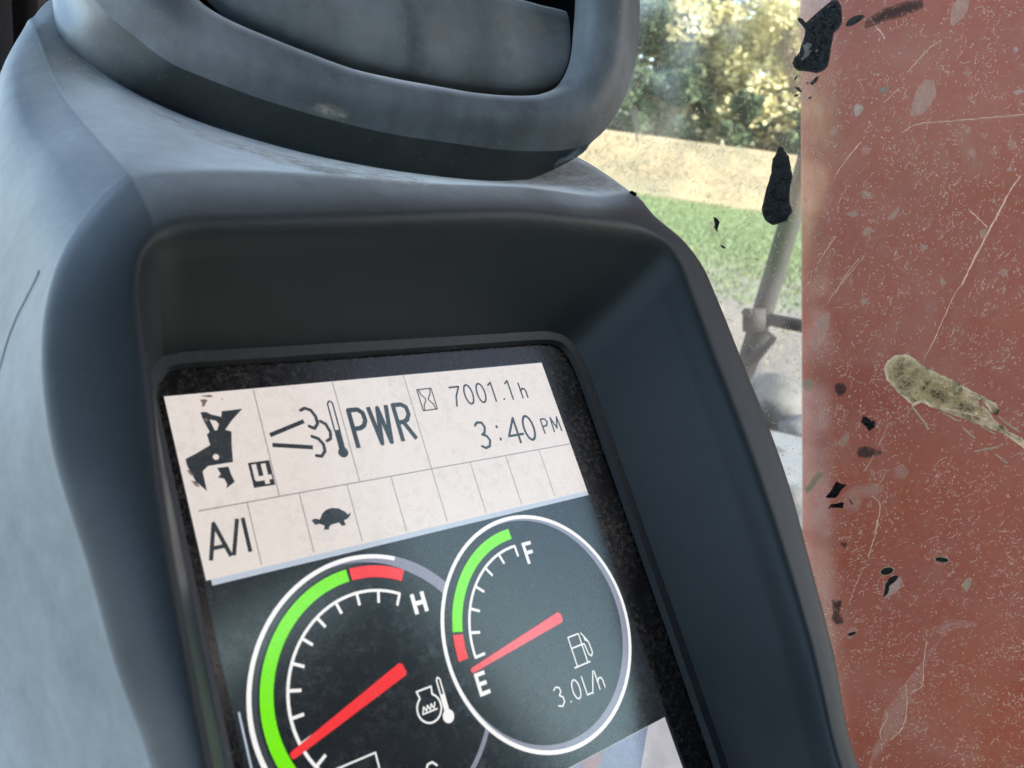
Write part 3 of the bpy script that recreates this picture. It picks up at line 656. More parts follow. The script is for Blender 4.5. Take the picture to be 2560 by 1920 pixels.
M['scrap'] = simple('black_scrap', (0.012, 0.016, 0.016), 0.5, spec=0.35, c2=(0.006, 0.008, 0.008), scale=300, bumpv=0.5, bdist=0.0006)
m, N, K, B = mat('dried_mud')
f1 = tex(N, K, 150, 8, 0.8); f2 = tex(N, K, 700, 4, 0.7)
mc = (ramp(N, K, f1, [(0.39, (0.05, 0.045, 0.035)), (0.455, (0.60, 0.55, 0.39)), (0.56, (0.84, 0.78, 0.58)), (0.75, (0.92, 0.87, 0.70))])); K.new(mc, B.inputs['Base Color']); x_, o_ = backlit(N, K, B, mc, 0.75); K.new(x_.outputs[0], o_.inputs[0])
B.inputs['Roughness'].default_value = 0.9; bump(N, K, B, f2, 0.6, 0.0008); M['mud'] = m
M['film'] = film('pale_film', (0.66, 0.52, 0.43), 0.6)
M['film_light'] = film('white_film', (0.72, 0.70, 0.64), 0.55)
M['film_faint'] = film('faint_film', (0.68, 0.54, 0.46), 0.26)
M['film_dark'] = film('dark_smudge', (0.05, 0.065, 0.065), 0.72)
M['fleck'] = film('dust_fleck', (0.90, 0.72, 0.58), 0.74, 900, 0.6)
M['chalk'] = film('chalky_crust', (0.62, 0.57, 0.43), 0.95, 500)
M['hole'] = simple('dark_spot', (0.02, 0.022, 0.018), 0.8, c2=(0.06, 0.06, 0.045), scale=600)

K1 = 580 / 2187
smear('white_film', c4([(50, 0), (350, 0), (330, 40), (230, 130), (150, 200), (140, 270), (110, 400), (60, 480), (30, 560), (20, 640), (60, 690), (240, 720), (245, 830), (235, 900), (160, 980), (70, 1020), (10, 900), (-30, 800), (-60, 600), (-130, 420), (-60, 330), (40, 260)], 1980, 0, K1), M['film_faint'], 0.0001, 6, label='whitish film round the upper black scrap', base=0.00012)
smear('black_scrap', c4([(370, 0), (430, 0), (460, 50), (472, 120), (470, 220), (440, 270), (395, 310), (375, 420), (350, 560), (340, 620), (300, 665), (230, 690), (130, 672), (60, 668), (20, 640), (0, 595), (25, 540), (70, 500), (85, 430), (110, 380), (130, 290), (100, 240), (60, 205), (55, 170), (90, 170), (130, 215), (190, 190), (240, 120), (300, 65), (350, 40)], 1980, 0, K1), M['scrap'], 0.0008, 3.5, 1.2, 1.1, 1, 'large black scrap with a torn edge at the top of the window')
for q in ([(20, 740), (50, 710), (45, 745), (25, 760)], [(165, 790), (210, 740), (255, 712), (245, 750), (215, 790), (190, 805)], [(20, 815), (60, 825), (95, 860), (75, 870), (45, 845)], [(10, 910), (40, 885), (75, 885), (50, 910)], [(130, 770), (160, 780), (150, 800)], [(150, 920), (190, 905), (170, 940)]):
    smear('black_scrap', c4(q, 1980, 0, K1), M['scrap'], 0.0005, 3, 1, 1.0, 2)
for q in ([(100, 430), (150, 395), (190, 420), (160, 470), (190, 480), (140, 540), (90, 575), (85, 550), (120, 500)],):
    smear('scrap_fleck', c4(q, 1980, 0, K1), M['film_light'], 0.0002, 2.5, 1, 2.5, 3, base=0.0014)
for q in ([(180, 400), (190, 430), (170, 440)], [(230, 470), (250, 468), (240, 490), (215, 492)], [(265, 555), (280, 562), (270, 570)]):
    smear('scrap_fleck', c4(q, 1980, 0, K1), M['film_light'], 0.0002, 2.5, 1, 1.0, 3, base=0.0014)
smear('grey_smear', c4([(680, 250), (700, 200), (760, 150), (850, 100), (960, 50), (1100, 12), (1230, -10), (1245, 60), (1180, 105), (1080, 135), (980, 170), (900, 195), (820, 225), (740, 245), (700, 275)], 1980, 0, K1), M['film_dark'], 0.0003, 5, 1, 3.5, 4, 'dark grey brushed smear')
smear('seed', c4([(500, 240), (530, 190), (590, 150), (660, 138), (690, 150), (640, 200), (570, 240), (520, 252)], 1980, 0, K1), M['hole'], 0.0012, 3, 1, 1, 5)
smear('pale_film', c4([(1250, 750), (1340, 755), (1350, 830), (1365, 880), (1310, 980), (1240, 1070), (1160, 1100), (1110, 1090), (1130, 980), (1170, 860), (1220, 790)], 1980, 0, K1), M['film'], 0.0001, 5, 1, 1.0, 6, 'pale leaf shaped film')
smear('pale_film', c4([(1510, 60), (1560, -10), (1680, -10), (1650, 120), (1590, 190), (1520, 250), (1495, 230), (1495, 120)], 1980, 0, K1), M['film'], 0.0001, 5, 1, 1.0, 7)
smear('chalky_spot', c4([(590, 1000), (620, 975), (660, 990), (675, 1030), (640, 1080), (605, 1110), (580, 1060)], 1980, 0, K1), M['film_light'], 0.0005, 3, 1, 1.5, 8)
smear('chalky_spot', c4([(2090, 450), (2120, 440), (2140, 470), (2110, 500), (2085, 490)], 1980, 0, K1), M['film_light'], 0.0004, 3, 1, 1.5, 9)
smear('chalky_spot', c4([(2080, 865), (2130, 845), (2187, 850), (2150, 885), (2110, 895)], 1980, 0, K1), M['film_light'], 0.0004, 3, 1, 1.5, 10)
smear('green_spot', c4([(815, 820), (850, 825), (920, 820), (890, 860), (840, 880), (820, 850)], 1980, 0, K1), film('green_grit', (0.32, 0.42, 0.38), 0.7), 0.0004, 3, 1, 2, 11)
smear('chalky_spot', c4([(2020, 1590), (2070, 1570), (2075, 1600), (2030, 1620)], 1980, 0, K1), M['film_light'], 0.0004, 3, 1, 1.5, 12)
for (x, y, r_) in ((1660, 690, 38), (1695, 1440, 42), (1910, 1430, 30), (2080, 1360, 52), (1660, 1230, 36), (1810, 1280, 22), (690, 1420, 50), (395, 1235, 44)):
    smear('round_spot', c4([(x + r_ * cos(t * pi / 5), y + r_ * 1.1 * sin(t * pi / 5)) for t in range(10)], 1980, 0, K1), M['film_faint'], 0.0001, 4, 1, 2, x * 0.01, base=0.00012)
K2 = 620 / 2143
smear('black_scrap', c4([(1760, 1262), (1795, 1280), (1800, 1310), (1840, 1350), (1845, 1390), (1865, 1500), (1868, 1540), (1855, 1600), (1840, 1720 - 60), (1845, 1790 - 60), (1870, 1890 - 60), (1862, 1900 - 60), (1815, 1975 - 60), (1760, 1990 - 60), (1700, 2005 - 60), (1640, 1970 - 60), (1615, 1925 - 60), (1605, 1870 - 60), (1620, 1800 - 60), (1640, 1700 - 60), (1660, 1580), (1690, 1480), (1720, 1465), (1690, 1440), (1700, 1380), (1735, 1310), (1745, 1270)], 1440, 0, K2), M['scrap'], 0.0008, 3.5, 1.2, 1.6, 21, 'black torn scrap hanging over the grass view')
smear('black_scrap', c4([(1185, 350), (1215, 365), (1240, 395), (1230, 430), (1215, 455), (1230, 490), (1205, 470), (1195, 440), (1210, 410), (1190, 380)], 1440, 440, K2), M['scrap'], 0.0006, 2.5, 1, 1.2, 22)
smear('white_film', c4([(1150, 400), (1200, 370), (1240, 340), (1235, 420), (1220, 480), (1190, 520), (1150, 540), (1130, 500)], 1440, 440, K2), M['film_faint'], 0.0001, 4, 1, 1.5, 23, base=0.00012)
smear('black_scrap', c4([(1245, 595), (1275, 605), (1297, 622), (1270, 628)], 1440, 440, K2), M['scrap'], 0.0005, 2.5, 1, 1.0, 24)
smear('black_scrap', c4([(1550, 705), (1575, 718), (1560, 727)], 1440, 440, K2), M['scrap'], 0.0005, 2.5, 1, 0.6, 25)
smear('white_film', c4([(1790, 860), (1800, 820), (1825, 795), (1840, 830), (1825, 880), (1800, 895)], 1440, 440, K2), M['film_light'], 0.0003, 3, 1, 1.2, 26)
smear('white_film', c4([(470, 960), (485, 915), (515, 910), (540, 960), (535, 1040), (520, 1060), (490, 1040)], 1440, 0, K2), M['film_light'], 0.0003, 4, 1, 1.2, 27, 'pale drop mark with a tail over the hedge')
smear('white_film', c4([(500, 1060), (530, 1060), (540, 1180), (530, 1230), (510, 1200)], 1440, 0, K2), M['film_light'], 0.0002, 4, 1, 1.2, 28)
smear('white_film', c4([(450, 1300), (520, 1180), (580, 1110), (640, 1070), (680, 1080), (620, 1160), (540, 1240)], 1440, 0, K2), M['film_faint'], 0.0002, 4, 1, 1.2, 29)
smear('white_film', c4([(795, 960), (830, 920), (880, 910), (880, 970), (840, 1020), (800, 1030)], 1440, 0, K2), M['film_faint'], 0.0002, 4, 1, 1.2, 30)
smear('white_film', c4([(1740, 430), (1790, 395), (1920, 420), (1930, 500), (1880, 540), (1900, 600), (1920, 780), (1860, 850), (1820, 700), (1780, 560)], 1440, 0, K2), M['film_faint'], 0.0001, 5, 1, 2, 31, base=0.00012)
K3 = 580 / 2092
# the big mud splat with its tail
smear('mud_splat', c4([(830, 220), (860, 150), (930, 100), (1040, 97), (1110, 130), (1150, 180), (1260, 245), (1400, 300), (1530, 370), (1640, 430), (1760, 490), (1850, 550), (1870, 600), (1840, 640), (1790, 610), (1760, 560), (1690, 500), (1600, 460), (1580, 480), (1640, 540), (1720, 560), (1790, 620), (1830, 690), (1920, 750), (2010, 820), (2130, 890), (2130, 960), (2060, 920), (1940, 830), (1830, 740), (1740, 690), (1640, 655), (1530, 620), (1440, 600), (1330, 590), (1240, 565), (1190, 520), (1120, 540), (1090, 570), (1040, 500), (970, 460), (920, 380), (850, 320)], 1980, 860, K3), M['mud'], 0.003, 3.5, 1.3, 2.0, 41, 'tan mud splat with a long smeared tail')
for a in ([(1090, 575), (1140, 640), (1190, 700), (1230, 770)], [(1330, 590), (1400, 640), (1480, 690), (1525, 695)], [(1530, 630), (1590, 680), (1650, 717)], [(1860, 650), (1940, 720), (2040, 790)], [(1700, 740), (1830, 812)], [(1540, 755), (1650, 852)], [(1830, 990), (1940, 1075)], [(1640, 970), (1850, 930)]):
    pts = [gl(p, 0.0006) for p in c4(a, 1980, 860, K3)]
    obj('splat_streak', tube(pts, 0.00045, 5), M['chalk'], WIN)
smear('black_scrap', c4([(300, 1385), (340, 1340), (385, 1290), (400, 1240), (440, 1260), (490, 1270), (450, 1310), (420, 1360), (390, 1390), (340, 1390)], 1980, 860, K3), M['scrap'], 0.0008, 3, 1, 1.5, 42, 'small black scrap above a second one')
smear('black_scrap', c4([(320, 1485), (350, 1445), (400, 1440), (450, 1425), (470, 1440), (460, 1480), (410, 1475), (360, 1480)], 1980, 860, K3), M['scrap'], 0.0008, 3, 1, 1.5, 43)
smear('black_scrap', c4([(505, 1385), (520, 1400), (555, 1450), (530, 1435)], 1980, 860, K3), M['scrap'], 0.0004, 2.5, 1, 0.8, 44)
smear('black_scrap', c4([(620, 700), (640, 650), (670, 655), (700, 690), (750, 690), (755, 740), (720, 770), (695, 790), (660, 740)], 1980, 860, K3), M['scrap'], 0.0012, 3, 1.2, 1.5, 45)
smear('dark_spot', c4([(580, 980), (600, 930), (660, 920), (720, 940), (760, 960), (820, 970), (790, 1000), (730, 1015), (660, 1035), (600, 1020)], 1980, 860, K3), M['film_dark'], 0.0012, 3, 1.2, 1.5, 46)
smear('dark_spot', c4([(375, 380), (410, 345), (460, 350), (495, 390), (480, 440), (430, 475), (390, 440)], 1980, 860, K3), M['film_dark'], 0.0006, 3, 1, 1.5, 47)
smear('chalky_spot', c4([(95, 350), (130, 310), (190, 315), (190, 380), (160, 440), (110, 400)], 1980, 860, K3), M['chalk'], 0.0008, 3, 1, 1.5, 48)
smear('chalky_spot', c4([(105, 1310), (150, 1250), (200, 1180), (240, 1145), (280, 1160), (270, 1210), (215, 1260), (175, 1330), (130, 1350)], 1980, 860, K3), M['chalk'], 0.0008, 3, 1, 1.2, 49, 'cream elongated dropping beside the boom edge')
smear('chalky_spot', c4([(405, 900), (440, 850), (480, 810), (520, 785), (515, 850), (480, 920), (445, 930)], 1980, 860, K3), M['film'], 0.0004, 3, 1, 1.0, 50)
smear('round_spot', c4([(920, 1150), (960, 1090), (1020, 1110), (1060, 1160), (1010, 1220), (940, 1210)], 1980, 860, K3), M['film_faint'], 0.0002, 4, 1, 2, 51, base=0.00012)
smear('pale_film', c4([(400, 1430), (480, 1330), (600, 1260), (760, 1250), (840, 1320), (760, 1380), (640, 1390), (600, 1500), (480, 1500)], 1980, 860, K3), M['film_faint'], 0.0001, 5, 1, 4, 52, base=0.00012)
smear('pale_film', c4([(210, 1350), (240, 1280), (300, 1225), (340, 1235), (335, 1340), (305, 1420), (250, 1430)], 1980, 440, K3), M['film'], 0.0002, 4, 1, 1.0, 53, 'pale leaf shaped mark near the boom edge')
smear('pale_film', c4([(180, 1500), (240, 1430), (290, 1440), (295, 1490), (230, 1550), (180, 1580)], 1980, 440, K3), M['film_faint'], 0.0002, 4, 1, 1.0, 54, base=0.00012)
for q in ([(625, 135), (710, 145), (700, 200), (640, 210)], [(640, 490), (690, 455), (745, 490), (700, 530), (640, 540)], [(1330, 930), (1370, 920), (1400, 965), (1350, 995)], [(1850, 880), (1900, 840), (1960, 835), (1930, 880), (1890, 890)], [(1690, 490), (1760, 480), (1760, 560), (1720, 590)], [(610, 1100), (680, 1095), (690, 1150), (640, 1160)], [(490, 350), (560, 310), (600, 350), (560, 370)], [(850, 390), (920, 310), (980, 260), (960, 330), (910, 400)], [(1155, 620), (1220, 615), (1220, 660), (1170, 680)], [(1800, 240), (1820, 190), (1840, 240)], [(100, 200), (130, 190), (145, 230), (115, 250)], [(190, 830), (235, 815), (225, 860), (195, 865)]):
    smear('chalky_spot', c4(q, 1980, 440, K3), M['film'], 0.0004, 3, 1.2, 3.0, q[0][0] * 0.013)
K4 = 580 / 1552
for (x, y, rx, ry, an) in ((635, 342, 46, 26, -14), (1003, 266, 48, 17, 6), (400, 762, 30, 10, -20)):
    el = lambda k: [(x + k * (rx * cos(t * pi / 8) * cos(rad(an)) - ry * sin(t * pi / 8) * sin(rad(an))), y + k * (rx * cos(t * pi / 8) * sin(rad(an)) + ry * sin(t * pi / 8) * cos(rad(an)))) for t in range(16)]
    smear('spot_rim', c4(el(1.18), 1980, 1300, K4), M['chalk'], 0.0003, 3, 1, 0.8, x * 0.01)
    smear('dark_spot', c4(el(0.92), 1980, 1300, K4), M['hole'], 0.0012, 3, 0.6, 0.6, x * 0.02, base=0.0009)
smear('spot_rim', c4([(610, 440), (640, 400), (680, 365), (730, 380), (740, 430), (700, 480), (640, 500), (615, 530)], 1980, 1300, K4), M['film_light'], 0.0003, 3, 1, 1.2, 61)
smear('dark_spot', c4([(625, 430), (650, 390), (690, 370), (712, 378), (690, 410), (650, 440), (650, 470), (625, 510), (612, 520)], 1980, 1300, K4), M['hole'], 0.001, 3, 1, 1.5, 62, base=0.0008)
smear('dark_spot', c4([(260, 530), (330, 540), (320, 580), (280, 590), (330, 630), (350, 690), (300, 710), (265, 660), (275, 600)], 1980, 1300, K4), M['film_dark'], 0.0004, 3, 1, 2.5, 63)
smear('dark_spot', c4([(320, 155), (350, 140), (370, 160), (355, 190), (335, 180)], 1980, 1300, K4), M['film_dark'], 0.0004, 3, 1, 2, 64)
smear('chalky_spot', c4([(1130, 445), (1160, 400), (1190, 382), (1205, 400), (1195, 440), (1170, 480)], 1980, 1300, K4), M['chalk'], 0.0006, 3, 1, 1.2, 65)
smear('pale_film', c4([(370, 760), (390, 720), (430, 712), (425, 770), (395, 800), (375, 795)], 1980, 1300, K4), M['film'], 0.0003, 3, 1, 1.2, 66)
for q in ([(1000, 790), (960, 870), (880, 960), (870, 1090), (800, 1150), (770, 1260), (740, 1390), (650, 1480), (560, 1600), (520, 1659), (540, 1520), (590, 1450), (600, 1340), (620, 1270), (700, 1200), (740, 1110), (830, 1060), (850, 980), (900, 900)], [(960, 720), (1050, 670), (1240, 680), (1230, 710), (1080, 720), (1000, 790)]):
    smear('pale_film', c4(q, 1980, 1300, K4), M['film_faint'], 0.0001, 5, 1, 6, 70, base=0.00012)
def scratch(a, ox, oy, k, r_, mt='fleck'):
    P = spline([Vector((*p, 0)) for p in c4(a, ox, oy, k)], 6, False)
    pts = [gl((p.x + random.uniform(-1, 1), p.y + random.uniform(-1, 1)), 0.0003) for p in P]
    obj('scratch', tube(pts, [r_ * random.uniform(0.35, 0.9) for _ in pts], 4), M[mt], WIN)
scratch([(2060, 0), (1960, 150), (1800, 450), (1620, 800), (1530, 980)], 1980, 440, K3, 0.00055)
scratch([(1530, 980), (1460, 1080), (1370, 1280), (1290, 1460), (1190, 1650)], 1980, 440, K3, 0.0003)
scratch([(640, 740), (520, 880), (420, 1000), (330, 1120)], 1980, 440, K3, 0.0007, 'film_faint')
scratch([(600, 745), (480, 900), (390, 1060)], 1980, 440, K3, 0.00025)
scratch([(1600, 310), (1690, 390), (1760, 460)], 1980, 440, K3, 0.0003)
scratch([(1030, 1250), (1190, 1170), (1500, 1140), (1800, 1115), (2187, 1080)], 1980, 0, K1, 0.00035)
scratch([(1180, 1180), (1500, 1148), (1800, 1122), (2187, 1088)], 1980, 0, K1, 0.0005, 'film_faint')
scratch([(650, 1340), (560, 1450), (470, 1560), (410, 1650)], 1980, 0, K1, 0.0003)
scratch([(1400, 380), (1290, 460), (1180, 580), (1090, 680)], 1980, 0, K1, 0.0003)
scratch([(1010, 830), (940, 900), (860, 970)], 1980, 0, K1, 0.00025)
scratch([(740, 170), (790, 250), (850, 320), (870, 360)], 1980, 0, K1, 0.0004)
scratch([(400, 540), (300, 680), (230, 790)], 1980, 440, K3, 0.00025)
scratch([(570, 0), (560, 80), (530, 180), (510, 250)], 1980, 1300, K4, 0.0004)
scratch([(900, 820), (880, 960), (880, 1060), (860, 1120), (800, 1155)], 1980, 1300, K4, 0.0003)
scratch([(760, 1100), (770, 1240), (740, 1390), (660, 1470)], 1980, 1300, K4, 0.0003)
scratch([(620, 1270), (640, 1310), (590, 1420), (600, 1470)], 1980, 1300, K4, 0.0003)
scratch([(470, 340), (430, 430), (380, 560)], 1980, 1300, K4, 0.0002)
scratch([(870, 720), (800, 880), (720, 1040), (650, 1150)], 1980, 860, K3, 0.0007, 'film_faint')
scratch([(720, 1370), (790, 1440), (770, 1650)], 1980, 860, K3, 0.0003)

# thousands of tiny hairs and specks of dust on the pane
vs, fs = [], []
def hair(x, y, ln, an, w, bend):
    pts = []
    for s in range(4):
        t = s / 3 - 0.5; a = an + bend * t
        pts.append((x + cos(a) * ln * t + 0.3 * bend * sin(an) * ln * (t * t), y + sin(a) * ln * t - 0.3 * bend * cos(an) * ln * (t * t)))
    b = len(vs)
    for i, p in enumerate(pts):
        q = pts[min(i + 1, 3)]; r_ = pts[max(i - 1, 0)]; d = Vector((q[0] - r_[0], q[1] - r_[1])); d.normalize()
        ww = w * (0.5 if i in (0, 3) else 1)
        vs.append(gl((p[0] - d.y * ww, p[1] + d.x * ww), 0.0004)); vs.append(gl((p[0] + d.y * ww, p[1] - d.x * ww), 0.0004))
    for i in range(3): fs.append((b + 2 * i, b + 2 * i + 1, b + 2 * i + 3, b + 2 * i + 2))
for i in range(30000):
    x = random.uniform(1440, 2640); y = random.uniform(-40, 1980)
    dens = 0.35 if x < 1990 else 0.55 + 0.45 * noise.noise(Vector((x * 0.004, y * 0.004, 5)))+ 0.25 * (y / 1920)
    if random.random() > dens * (0.25 + 1.1 * max(0, noise.noise(Vector((x * 0.012, y * 0.012, 9))) + 0.35)): continue
    base_a = 2.1 if y < 700 else 2.1 + (y - 700) / 1200 * 1.1
    an = random.gauss(base_a, 0.7)
    if random.random() < 0.6: hair(x, y, random.uniform(2, 6), an, random.uniform(0.7, 1.0 + 2.2 * random.random() ** 4), 0)
    else: hair(x, y, random.uniform(5, 9) + 18 * random.random() ** 3, an, random.uniform(0.35, 0.95), random.uniform(-1.8, 1.8))
obj('dust_flecks', pyd(vs, fs), M['fleck'], WIN, kind='stuff')

# ------------------------------------------------------------------ boom
m, N, K, B = mat('worn_red_paint')
f1 = tex(N, K, 5, 5, 0.6); f2 = tex(N, K, 140, 5, 0.75); f3 = tex(N, K, 35, 6, 0.7, stretch=(1, 1, 0.25, (0.5, 0.4, 0)))
c = ramp(N, K, f1, [(0.3, (0.36, 0.042, 0.012)), (0.7, (0.48, 0.076, 0.022))])
c = mixc(N, K, math_(N, K, 'MULTIPLY', ramp(N, K, f2, [(0.50, 0.0), (0.72, 1.0)]), 0.22), c, (0.50, 0.24, 0.16))
c = mixc(N, K, math_(N, K, 'MULTIPLY', ramp(N, K, f3, [(0.55, 0.0), (0.75, 1.0)]), 0.30), c, (0.44, 0.25, 0.17))
f4 = tex(N, K, 520, 4, 0.8); f5 = tex(N, K, 13, 6, 0.72, dist=0.6)
c = mixc(N, K, math_(N, K, 'MULTIPLY', ramp(N, K, f4, [(0.40, 0.0), (0.66, 1.0)]), 0.30), c, (0.20, 0.022, 0.010))
c = mixc(N, K, math_(N, K, 'MULTIPLY', ramp(N, K, f5, [(0.50, 0.0), (0.72, 1.0)]), 0.34), c, (0.50, 0.25, 0.18))
K.new(c, B.inputs['Base Color']); B.inputs['Roughness'].default_value = 0.5
bump(N, K, B, f2, 0.15, 0.001); M['red'] = m
BOOM = thing('boom', 'scuffed red steel boom standing upright outside the window', 'excavator boom')
pa = PWp((1977, 0), BO, GN); pb = PWp((1985, 1500), BO, GN)
ax = (pb - pa).normalized(); sidev = ax.cross(GN).normalized()
if sidev.dot(GT) > 0: sidev = -sidev                       # away from the view to the front
bm = bmesh.new()
Bm = Matrix((sidev, GN, ax)).transposed().to_4x4()
w_, d_, l_ = 0.66, 0.42, 4.2
Bm.translation = pa + sidev * (w_ / 2) + GN * (d_ / 2) + ax * 0.35
box_bm(bm, None, (w_, d_, l_), bevel=0.045)
o = obj('boom_beam', bm, M['red'], BOOM, True); o.matrix_world = Bm

# ------------------------------------------------------------------ ground, bank, grass, trees
m, N, K, B = mat('field')
f1 = tex(N, K, 0.35, 6, 0.65); f2 = tex(N, K, 4, 6, 0.7)
tc = N.new('ShaderNodeTexCoord'); sp = N.new('ShaderNodeSeparateXYZ'); K.new(tc.outputs['Object'], sp.inputs[0])
VD = Vector((0.80, 0.60))                                  # the way the window looks
dist = math_(N, K, 'ADD', math_(N, K, 'MULTIPLY', sp.outputs[0], VD.x), math_(N, K, 'MULTIPLY', sp.outputs[1], VD.y))
dn = math_(N, K, 'ADD', math_(N, K, 'MULTIPLY', dist, 0.030), math_(N, K, 'MULTIPLY', math_(N, K, 'SUBTRACT', f1, 0.5), 0.8))
gr = mixc(N, K, f2, (0.05, 0.085, 0.03), (0.13, 0.19, 0.08))
so_ = mixc(N, K, f2, (0.05, 0.045, 0.036), (0.17, 0.155, 0.13))
near = mixc(N, K, f2, (0.10, 0.094, 0.082), (0.20, 0.19, 0.17))      # pale crushed stone round the machine
vl = N.new('ShaderNodeVectorMath'); vl.operation = 'LENGTH'; K.new(tc.outputs['Object'], vl.inputs[0])
so_ = mixc(N, K, ramp(N, K, math_(N, K, 'ADD', math_(N, K, 'MULTIPLY', vl.outputs['Value'], 0.05), math_(N, K, 'MULTIPLY', f1, 0.25)), [(0.40, 0.0), (0.52, 1.0)]), near, so_)
bounce = ramp(N, K, math_(N, K, 'MULTIPLY_ADD', sp.outputs[0], -0.1, math_(N, K, 'MULTIPLY', f1, 0.2)), [(0.20, 0.0), (0.32, 1.0)])
so_ = mixc(N, K, bounce, so_, mixc(N, K, f2, (0.15, 0.153, 0.15), (0.25, 0.25, 0.243)))     # unseen pale ground on the door side, added to bounce light inward
gr = mixc(N, K, bounce, gr, (0.20, 0.20, 0.195))
K.new(mixc(N, K, ramp(N, K, dn, [(0.40, 0.0), (0.72, 1.0)]), so_, gr), B.inputs['Base Color'])
B.inputs['Roughness'].default_value = 0.95; bump(N, K, B, f2, 0.7, 0.08); M['field'] = m
bm = bmesh.new(); bmesh.ops.create_grid(bm, x_segments=60, y_segments=60, size=300)
for v in bm.verts: v.co.z = 0.0 + (0.25 * noise.noise(v.co * 0.06) if v.co.length > 40 else 0)
o = obj('ground', bm, M['field'], None, True, kind='structure')
VD3 = Vector((VD.x, VD.y, 0)); VS3 = Vector((VD.y, -VD.x, 0))   # ahead, to the right
def gp(a, b, z=0): return Vector((CAM_W.x, CAM_W.y, z)) + VD3 * a + VS3 * b

m, N, K, B = mat('dry_bank')
f1 = tex(N, K, 1.2, 6, 0.7); f2 = tex(N, K, 3, 5, 0.7, stretch=(3, 3, 0.35))
c = ramp(N, K, f1, [(0.25, (0.22, 0.17, 0.10)), (0.5, (0.31, 0.24, 0.14)), (0.75, (0.38, 0.30, 0.18))])
f3 = tex(N, K, 0.28, 6, 0.7, dist=0.8)
c = mixc(N, K, ramp(N, K, f3, [(0.42, 0.0), (0.62, 0.75)]), c, (0.12, 0.125, 0.085))
K.new(mixc(N, K, math_(N, K, 'MULTIPLY', f2, 0.45), c, (0.16, 0.14, 0.09)), B.inputs['Base Color'])
B.inputs['Roughness'].default_value = 0.95; bump(N, K, B, f2, 0.8, 0.15); M['bank'] = m
BK = 55.0
vs = []; fs = []
nb = 60
for i in range(nb + 1):
    b = -60 + 120 * i / nb
    for j, (da, z) in enumerate(((-2.2, -0.1), (0, 0.2), (1.0, 1.5), (2.2, 3.2), (2.8, 3.72), (5.0, 3.85), (40, 4.0))):
        w = noise.noise(Vector((b * 0.3, j, 2))) * 0.18
        vs.append(gp(BK + da + w, b, z + (w * 0.5 if j in (1, 2, 3) else 0)))
for i in range(nb):
    for j in range(6): fs.append((i * 7 + j, i * 7 + j + 1, (i + 1) * 7 + j + 1, (i + 1) * 7 + j))
o = obj('earth_bank', pyd(vs, fs), M['bank'], None, True, kind='structure'); recalc(o)

def blades(n, fn, hmin, hmax, w, mt, name):
    vs, fs = [], []
    for i in range(n):
        p = fn(); h = random.uniform(hmin, hmax); a = random.uniform(0, pi); d = Vector((cos(a), sin(a), 0)) * w
        tilt = Vector((random.gauss(0, 0.35), random.gauss(0, 0.35), 0)) * h
        b = len(vs); vs += [p - d, p + d, p + tilt + Vector((0, 0, h))]; fs.append((b, b + 1, b + 2))
    return obj(name, pyd(vs, fs), mt, None, kind='stuff')
def leafmat(name, stops, trans=0.45):
    m, N, K, B = mat(name); N.remove(B); out = N['Material Output']
    oi = N.new('ShaderNodeNewGeometry')
    c = ramp(N, K, oi.outputs['Random Per Island'], stops)
    d = N.new('ShaderNodeBsdfDiffuse'); t = N.new('ShaderNodeBsdfTranslucent'); K.new(c, d.inputs[0]); K.new(c, t.inputs[0])
    x = N.new('ShaderNodeMixShader'); x.inputs[0].default_value = trans; K.new(d.outputs[0], x.inputs[1]); K.new(t.outputs[0], x.inputs[2]); K.new(x.outputs[0], out.inputs[0]); return m
M['grass'] = leafmat('grass_blades', [(0, (0.08, 0.11, 0.045)), (0.6, (0.15, 0.20, 0.09)), (1, (0.25, 0.27, 0.15))])
M['dry'] = leafmat('dry_grass_blades', [(0, (0.15, 0.125, 0.08)), (0.6, (0.29, 0.24, 0.155)), (1, (0.40, 0.345, 0.24))])
def fa():
    a = 14 + (BK - 14) * random.random() ** 1.4
    while random.random() > (a - 14) / 9: a = 14 + (BK - 14) * random.random() ** 1.4
    return gp(a, random.uniform(-0.26, 0.22) * a)
blades(24000, fa, 0.04, 0.14, 0.035, M['grass'], 'grass')
def fb():
    t = random.random(); return gp(BK + 0.0 + 2.5 * t, random.uniform(-15, 13), 0.1 + 3.4 * t)
blades(5000, fb, 0.08, 0.25, 0.04, M['dry'], 'dry_grass')
def fc():
    a = random.uniform(5, 15); return gp(a, random.uniform(-0.30, 0.36) * a)
blades(2500, fc, 0.03, 0.10, 0.012, M['dry'], 'dry_stubble')

